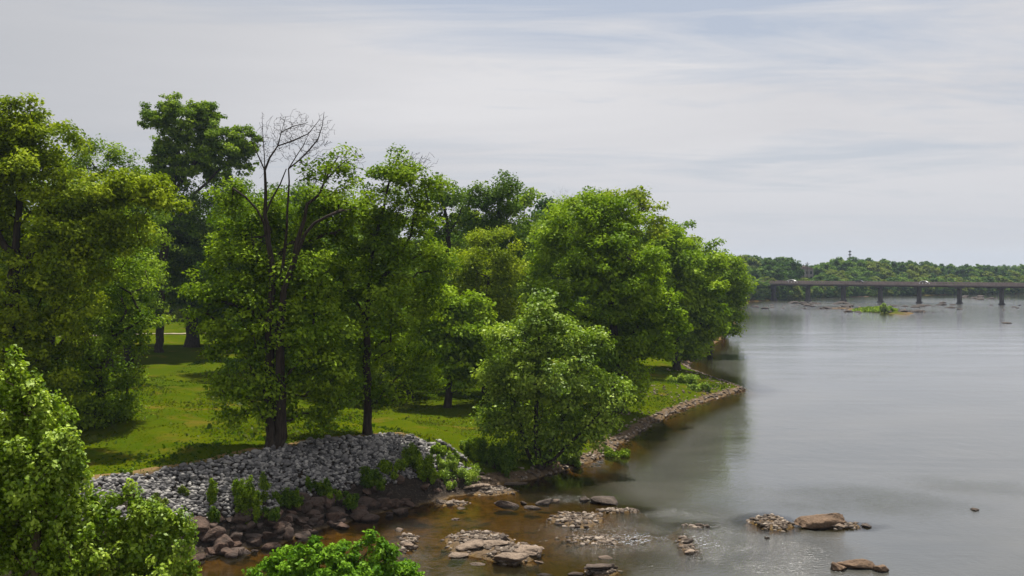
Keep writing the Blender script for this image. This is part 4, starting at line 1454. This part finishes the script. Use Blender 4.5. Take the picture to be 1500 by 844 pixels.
# ------------------------------------------------------------------ woods behind: prototypes copied tree by tree
def proto(name, H, leafk, seed, clump, per, size, spread=.38, low=.10):
    rng = np.random.default_rng(seed)
    lobes = []
    n = 9
    for j in range(n):
        t = low + (1 - low) * (j + .5) / n
        rad = H * spread * (math.sin(math.pi * min(1, (t - low) / (1 - low) * .8 + .18)) ** .7)
        a = j * 2.4 + rng.uniform(-.4, .4)
        o = rad * rng.uniform(.3, .62)
        r = max(H * .1, rad * rng.uniform(.5, .72))
        lobes.append((np.array([o * math.cos(a), o * math.sin(a), min(H * t, H - r * .8)]), np.array([r, r, r * .8]), False))
    stems = [(np.array([[0, 0, 0], [rng.uniform(-.3, .3), rng.uniform(-.3, .3), H * .4], [rng.uniform(-.6, .6), rng.uniform(-.6, .6), H * .85]]), H * .022, H * .005)]
    return build_tree(name, None, None, (0, 0, 0), stems, lobes, H * .022, leafk, clump, per, size, seed=seed, sides=5, dens=.9, shell=.5, seg=1.6)


USED = set()


def place(root, x, y, z, H, H0, rz, label, group):
    sc = H / H0
    if root.name in USED:
        r = root.copy(); COL.objects.link(r)
        for chd in list(root.children):
            c = chd.copy(); COL.objects.link(c); c.parent = r
    else:
        USED.add(root.name); r = root
    r.location = (x, y, z)
    r.rotation_euler = (0, 0, rz)
    r.scale = (sc, sc, sc)
    tag(r, label, 'tree', group)
    return r


rng = np.random.default_rng(123)
backs = [(proto('wood_tree', 16, lk, 200 + i, 1.1, 42, .48, sp), nm) for i, (lk, sp, nm) in enumerate((('dark', .36, 'dark green'), ('mid', .34, 'mid green'), ('yellow', .32, 'yellow green'), ('dark', .28, 'slim dark green')))]
# back of the lawn and the bank beyond
rows = [(140, -34, 8, 7.5), (165, -120, 34, 8.5), (185, -130, 40, 9.5), (215, -140, 46, 10), (255, -150, 56, 12)]
for (Y0, x0, x1, stp) in rows:
    x = x0
    while x < x1:
        xx = x + rng.uniform(-2.5, 2.5); yy = Y0 + rng.uniform(-7, 7)
        pxp = 750 + xx * F / yy
        x += stp * rng.uniform(.8, 1.2)
        if yy < 180 and 195 < pxp < 300:
            continue
        if float(poly_sd(main_poly, np.array([xx]), np.array([yy]))[0][0]) < 2.5:
            continue
        if pxp < -120:
            continue
        i = int(rng.choice(4, p=(.4, .3, .12, .18)))
        place(backs[i][0], xx, yy, hz(xx, yy) - .1, rng.uniform(14, 19), 16, rng.uniform(0, 6.28), backs[i][1] + ' tree standing in the wood at the back of the lawn', 'trees in the wood behind the lawn')
# along the left bank up to the bridge
for yy in np.arange(205, 345, 11.0):
    for off in (9, 16):
        y2 = yy + rng.uniform(-4, 4)
        xe = np.interp(y2, [a[1] for a in main_poly[27:33]], [a[0] for a in main_poly[27:33]])
        xx = xe - off - rng.uniform(0, 2.5)
        i = int(rng.choice(4, p=(.3, .4, .15, .15)))
        place(backs[i][0], xx, y2, max(.3, hz(xx, y2) - .1), rng.uniform(8, 11) if off < 12 else rng.uniform(11, 14), 16, rng.uniform(0, 6.28), backs[i][1] + ' tree on the left bank between the near wood and the bridge', 'trees along the left bank up to the bridge')

fars = [(proto('far_tree', 14, lk, 230 + i, 1.5, 30, .85, sp, .1), nm) for i, (lk, sp, nm) in enumerate((('far', .50, 'mid green'), ('fardark', .44, 'dark green'), ('olive', .54, 'pale olive'), ('far', .42, 'upright green'), ('fardark', .36, 'slim dark green')))]


def far_row(px0, px1, Yf, topf, step_px, label, group, p, jy=8):
    px = px0
    while px < px1:
        q = px + rng.uniform(-4, 4)
        yy = Yf(q) + rng.uniform(-jy, jy)
        xx = (q - 750) * yy / F
        zg = hz(xx, yy)
        if zg < .15:
            yy += 10; xx = (q - 750) * yy / F; zg = hz(xx, yy)
        if zg >= .15:
            top = HC - (topf(q) + rng.uniform(-3.5, 3.5) - HY) * yy / F
            H = max(4.0, top - zg)
            i = int(rng.choice(5, p=p))
            place(fars[i][0], xx, yy, zg - .1, H, 14, rng.uniform(0, 6.28), fars[i][1] + ' ' + label, group)
        px += step_px * rng.uniform(.75, 1.3)


pa = (.34, .2, .24, .12, .1); pd = (.2, .4, .08, .12, .2)
I = np.interp
# left of the bridge end
far_row(1084, 1135, lambda q: 388, lambda q: 408, 9, 'tree at the water left of the bridge end', 'trees left of the bridge end', (.4, .2, .4, 0, 0), 3)
far_row(1080, 1150, lambda q: 410, lambda q: 389, 11, 'tree in the second row left of the bridge end', 'trees left of the bridge end', pa, 5)
far_row(1075, 1166, lambda q: 436, lambda q: 376, 11, 'tall tree in the back row left of the bridge end', 'trees left of the bridge end', pd, 6)
far_row(1140, 1200, lambda q: 432, lambda q: 420, 8, 'low tree under the left end of the bridge', 'low trees under the left bridge end', (.6, .2, .2, 0, 0), 4)
# wood beyond the bridge
shoreY = lambda q: I(q, [1180, 1250, 1350, 1500, 1640], [424, 446, 468, 497, 525])
topl = lambda q: I(q, [1180, 1192, 1215, 1260, 1300, 1350, 1400, 1450, 1500, 1600], [402, 387, 378, 378, 381, 385, 388, 389.5, 391.5, 392])
far_row(1186, 1640, lambda q: shoreY(q) + 7, lambda q: topl(q) + 27, 7, 'bushy tree at the water beyond the bridge', 'trees along the water beyond the bridge', pa, 3)
far_row(1188, 1640, lambda q: shoreY(q) + 22, lambda q: topl(q) + 16, 10, 'tree in the wood just beyond the bridge', 'trees in the wood beyond the bridge', pa, 5)
far_row(1190, 1640, lambda q: shoreY(q) + 42, lambda q: topl(q) + 5, 11, 'taller tree in the wood beyond the bridge', 'trees in the wood beyond the bridge', pa, 7)
far_row(1195, 1640, lambda q: shoreY(q) + 75, lambda q: topl(q), 11, 'tree on the skyline of the wood beyond the bridge', 'trees on the far skyline', pd, 10)
far_row(1060, 1660, lambda q: 760, lambda q: I(q, [1060, 1180, 1400, 1500, 1660], [386, 389, 388, 388, 390]), 8, 'tree on the low hill far behind the bridge', 'trees on the distant hill', pd, 20)
far_row(1165, 1184, lambda q: 455, lambda q: 411, 8, 'low tree in front of the grey apartment building', 'low trees under the left bridge end', (.5, .3, .2, 0, 0), 2)

# low shrubs closing the view under the far trees, and under the wood behind the lawn
bushes = [(proto('bank_shrub', 5, lk, 260 + i, .9, 30, .6, .75, .05), nm) for i, (lk, nm) in enumerate((('far', 'mid green'), ('olive', 'olive green'), ('fardark', 'dark green')))]
shoreB = lambda q: I(q, [1086, 1140, 1180, 1250, 1350, 1500, 1640], [380, 398, 415, 438, 459, 488, 508])
for k_, (d0, d1, h0, h1) in enumerate(((-.5, 1.5, 2.0, 3.6), (2.5, 5, 3, 5.5), (7, 11, 4.5, 7))):
    for px in np.arange(1084, 1640, 4.6):
        q = px + rng.uniform(-2, 2)
        if k_ == 0 and q > 1330 and rng.random() < .6:
            continue
        yy = shoreB(q) + rng.uniform(d0, d1)
        xx = (q - 750) * yy / F
        zg = hz(xx, yy)
        if zg > -.4:
            zg = max(zg, .1)
            i = int(rng.choice(3, p=(.4, .2, .4)))
            place(bushes[i][0], xx, yy, zg - .15, rng.uniform(h0, h1), 5, rng.uniform(0, 6.28), bushes[i][1] + ' shrub along the far waterline by the bridge', 'shrubs along the far waterline')
ub = [(proto('understory_shrub', 6, lk, 270 + i, .8, 30, .42, .6, .04), nm) for i, (lk, nm) in enumerate((('dark', 'dark green'), ('mid', 'mid green')))]
for Y0, st_ in ((133, 5.0), (152, 4.5), (172, 5.5)):
    x = -90 if Y0 > 140 else -34
    while x < 34:
        xx = x + rng.uniform(-1.5, 1.5); yy = Y0 + rng.uniform(-4, 4)
        x += st_ * rng.uniform(.8, 1.3)
        pxp = 750 + xx * F / yy
        if 205 < pxp < 300 or (Y0 < 140 and pxp < 420):
            continue
        if float(poly_sd(main_poly, np.array([xx]), np.array([yy]))[0][0]) < 2.0:
            continue
        i = int(rng.integers(2))
        place(ub[i][0], xx, yy, hz(xx, yy) - .1, rng.uniform(3.5, 7), 6, rng.uniform(0, 6.28), ub[i][1] + ' shrub in the understory at the back of the lawn', 'understory shrubs behind the lawn')

# ------------------------------------------------------------------ summer haze over the river
hm, ht = material('haze')
pv_ = ht.n('ShaderNodeVolumePrincipled')
pv_.inputs['Color'].default_value = (.66, .80, 1, 1)
pv_.inputs['Density'].default_value = .00013
pv_.inputs['Anisotropy'].default_value = .1
mat_out(ht, None, pv_.outputs[0])
hb = MB().box((250, 1120, 19.0), (3500, 2500, 46)).build('haze', hm)
tag(hb, 'thin pale summer haze over the river', 'haze', kind='stuff')
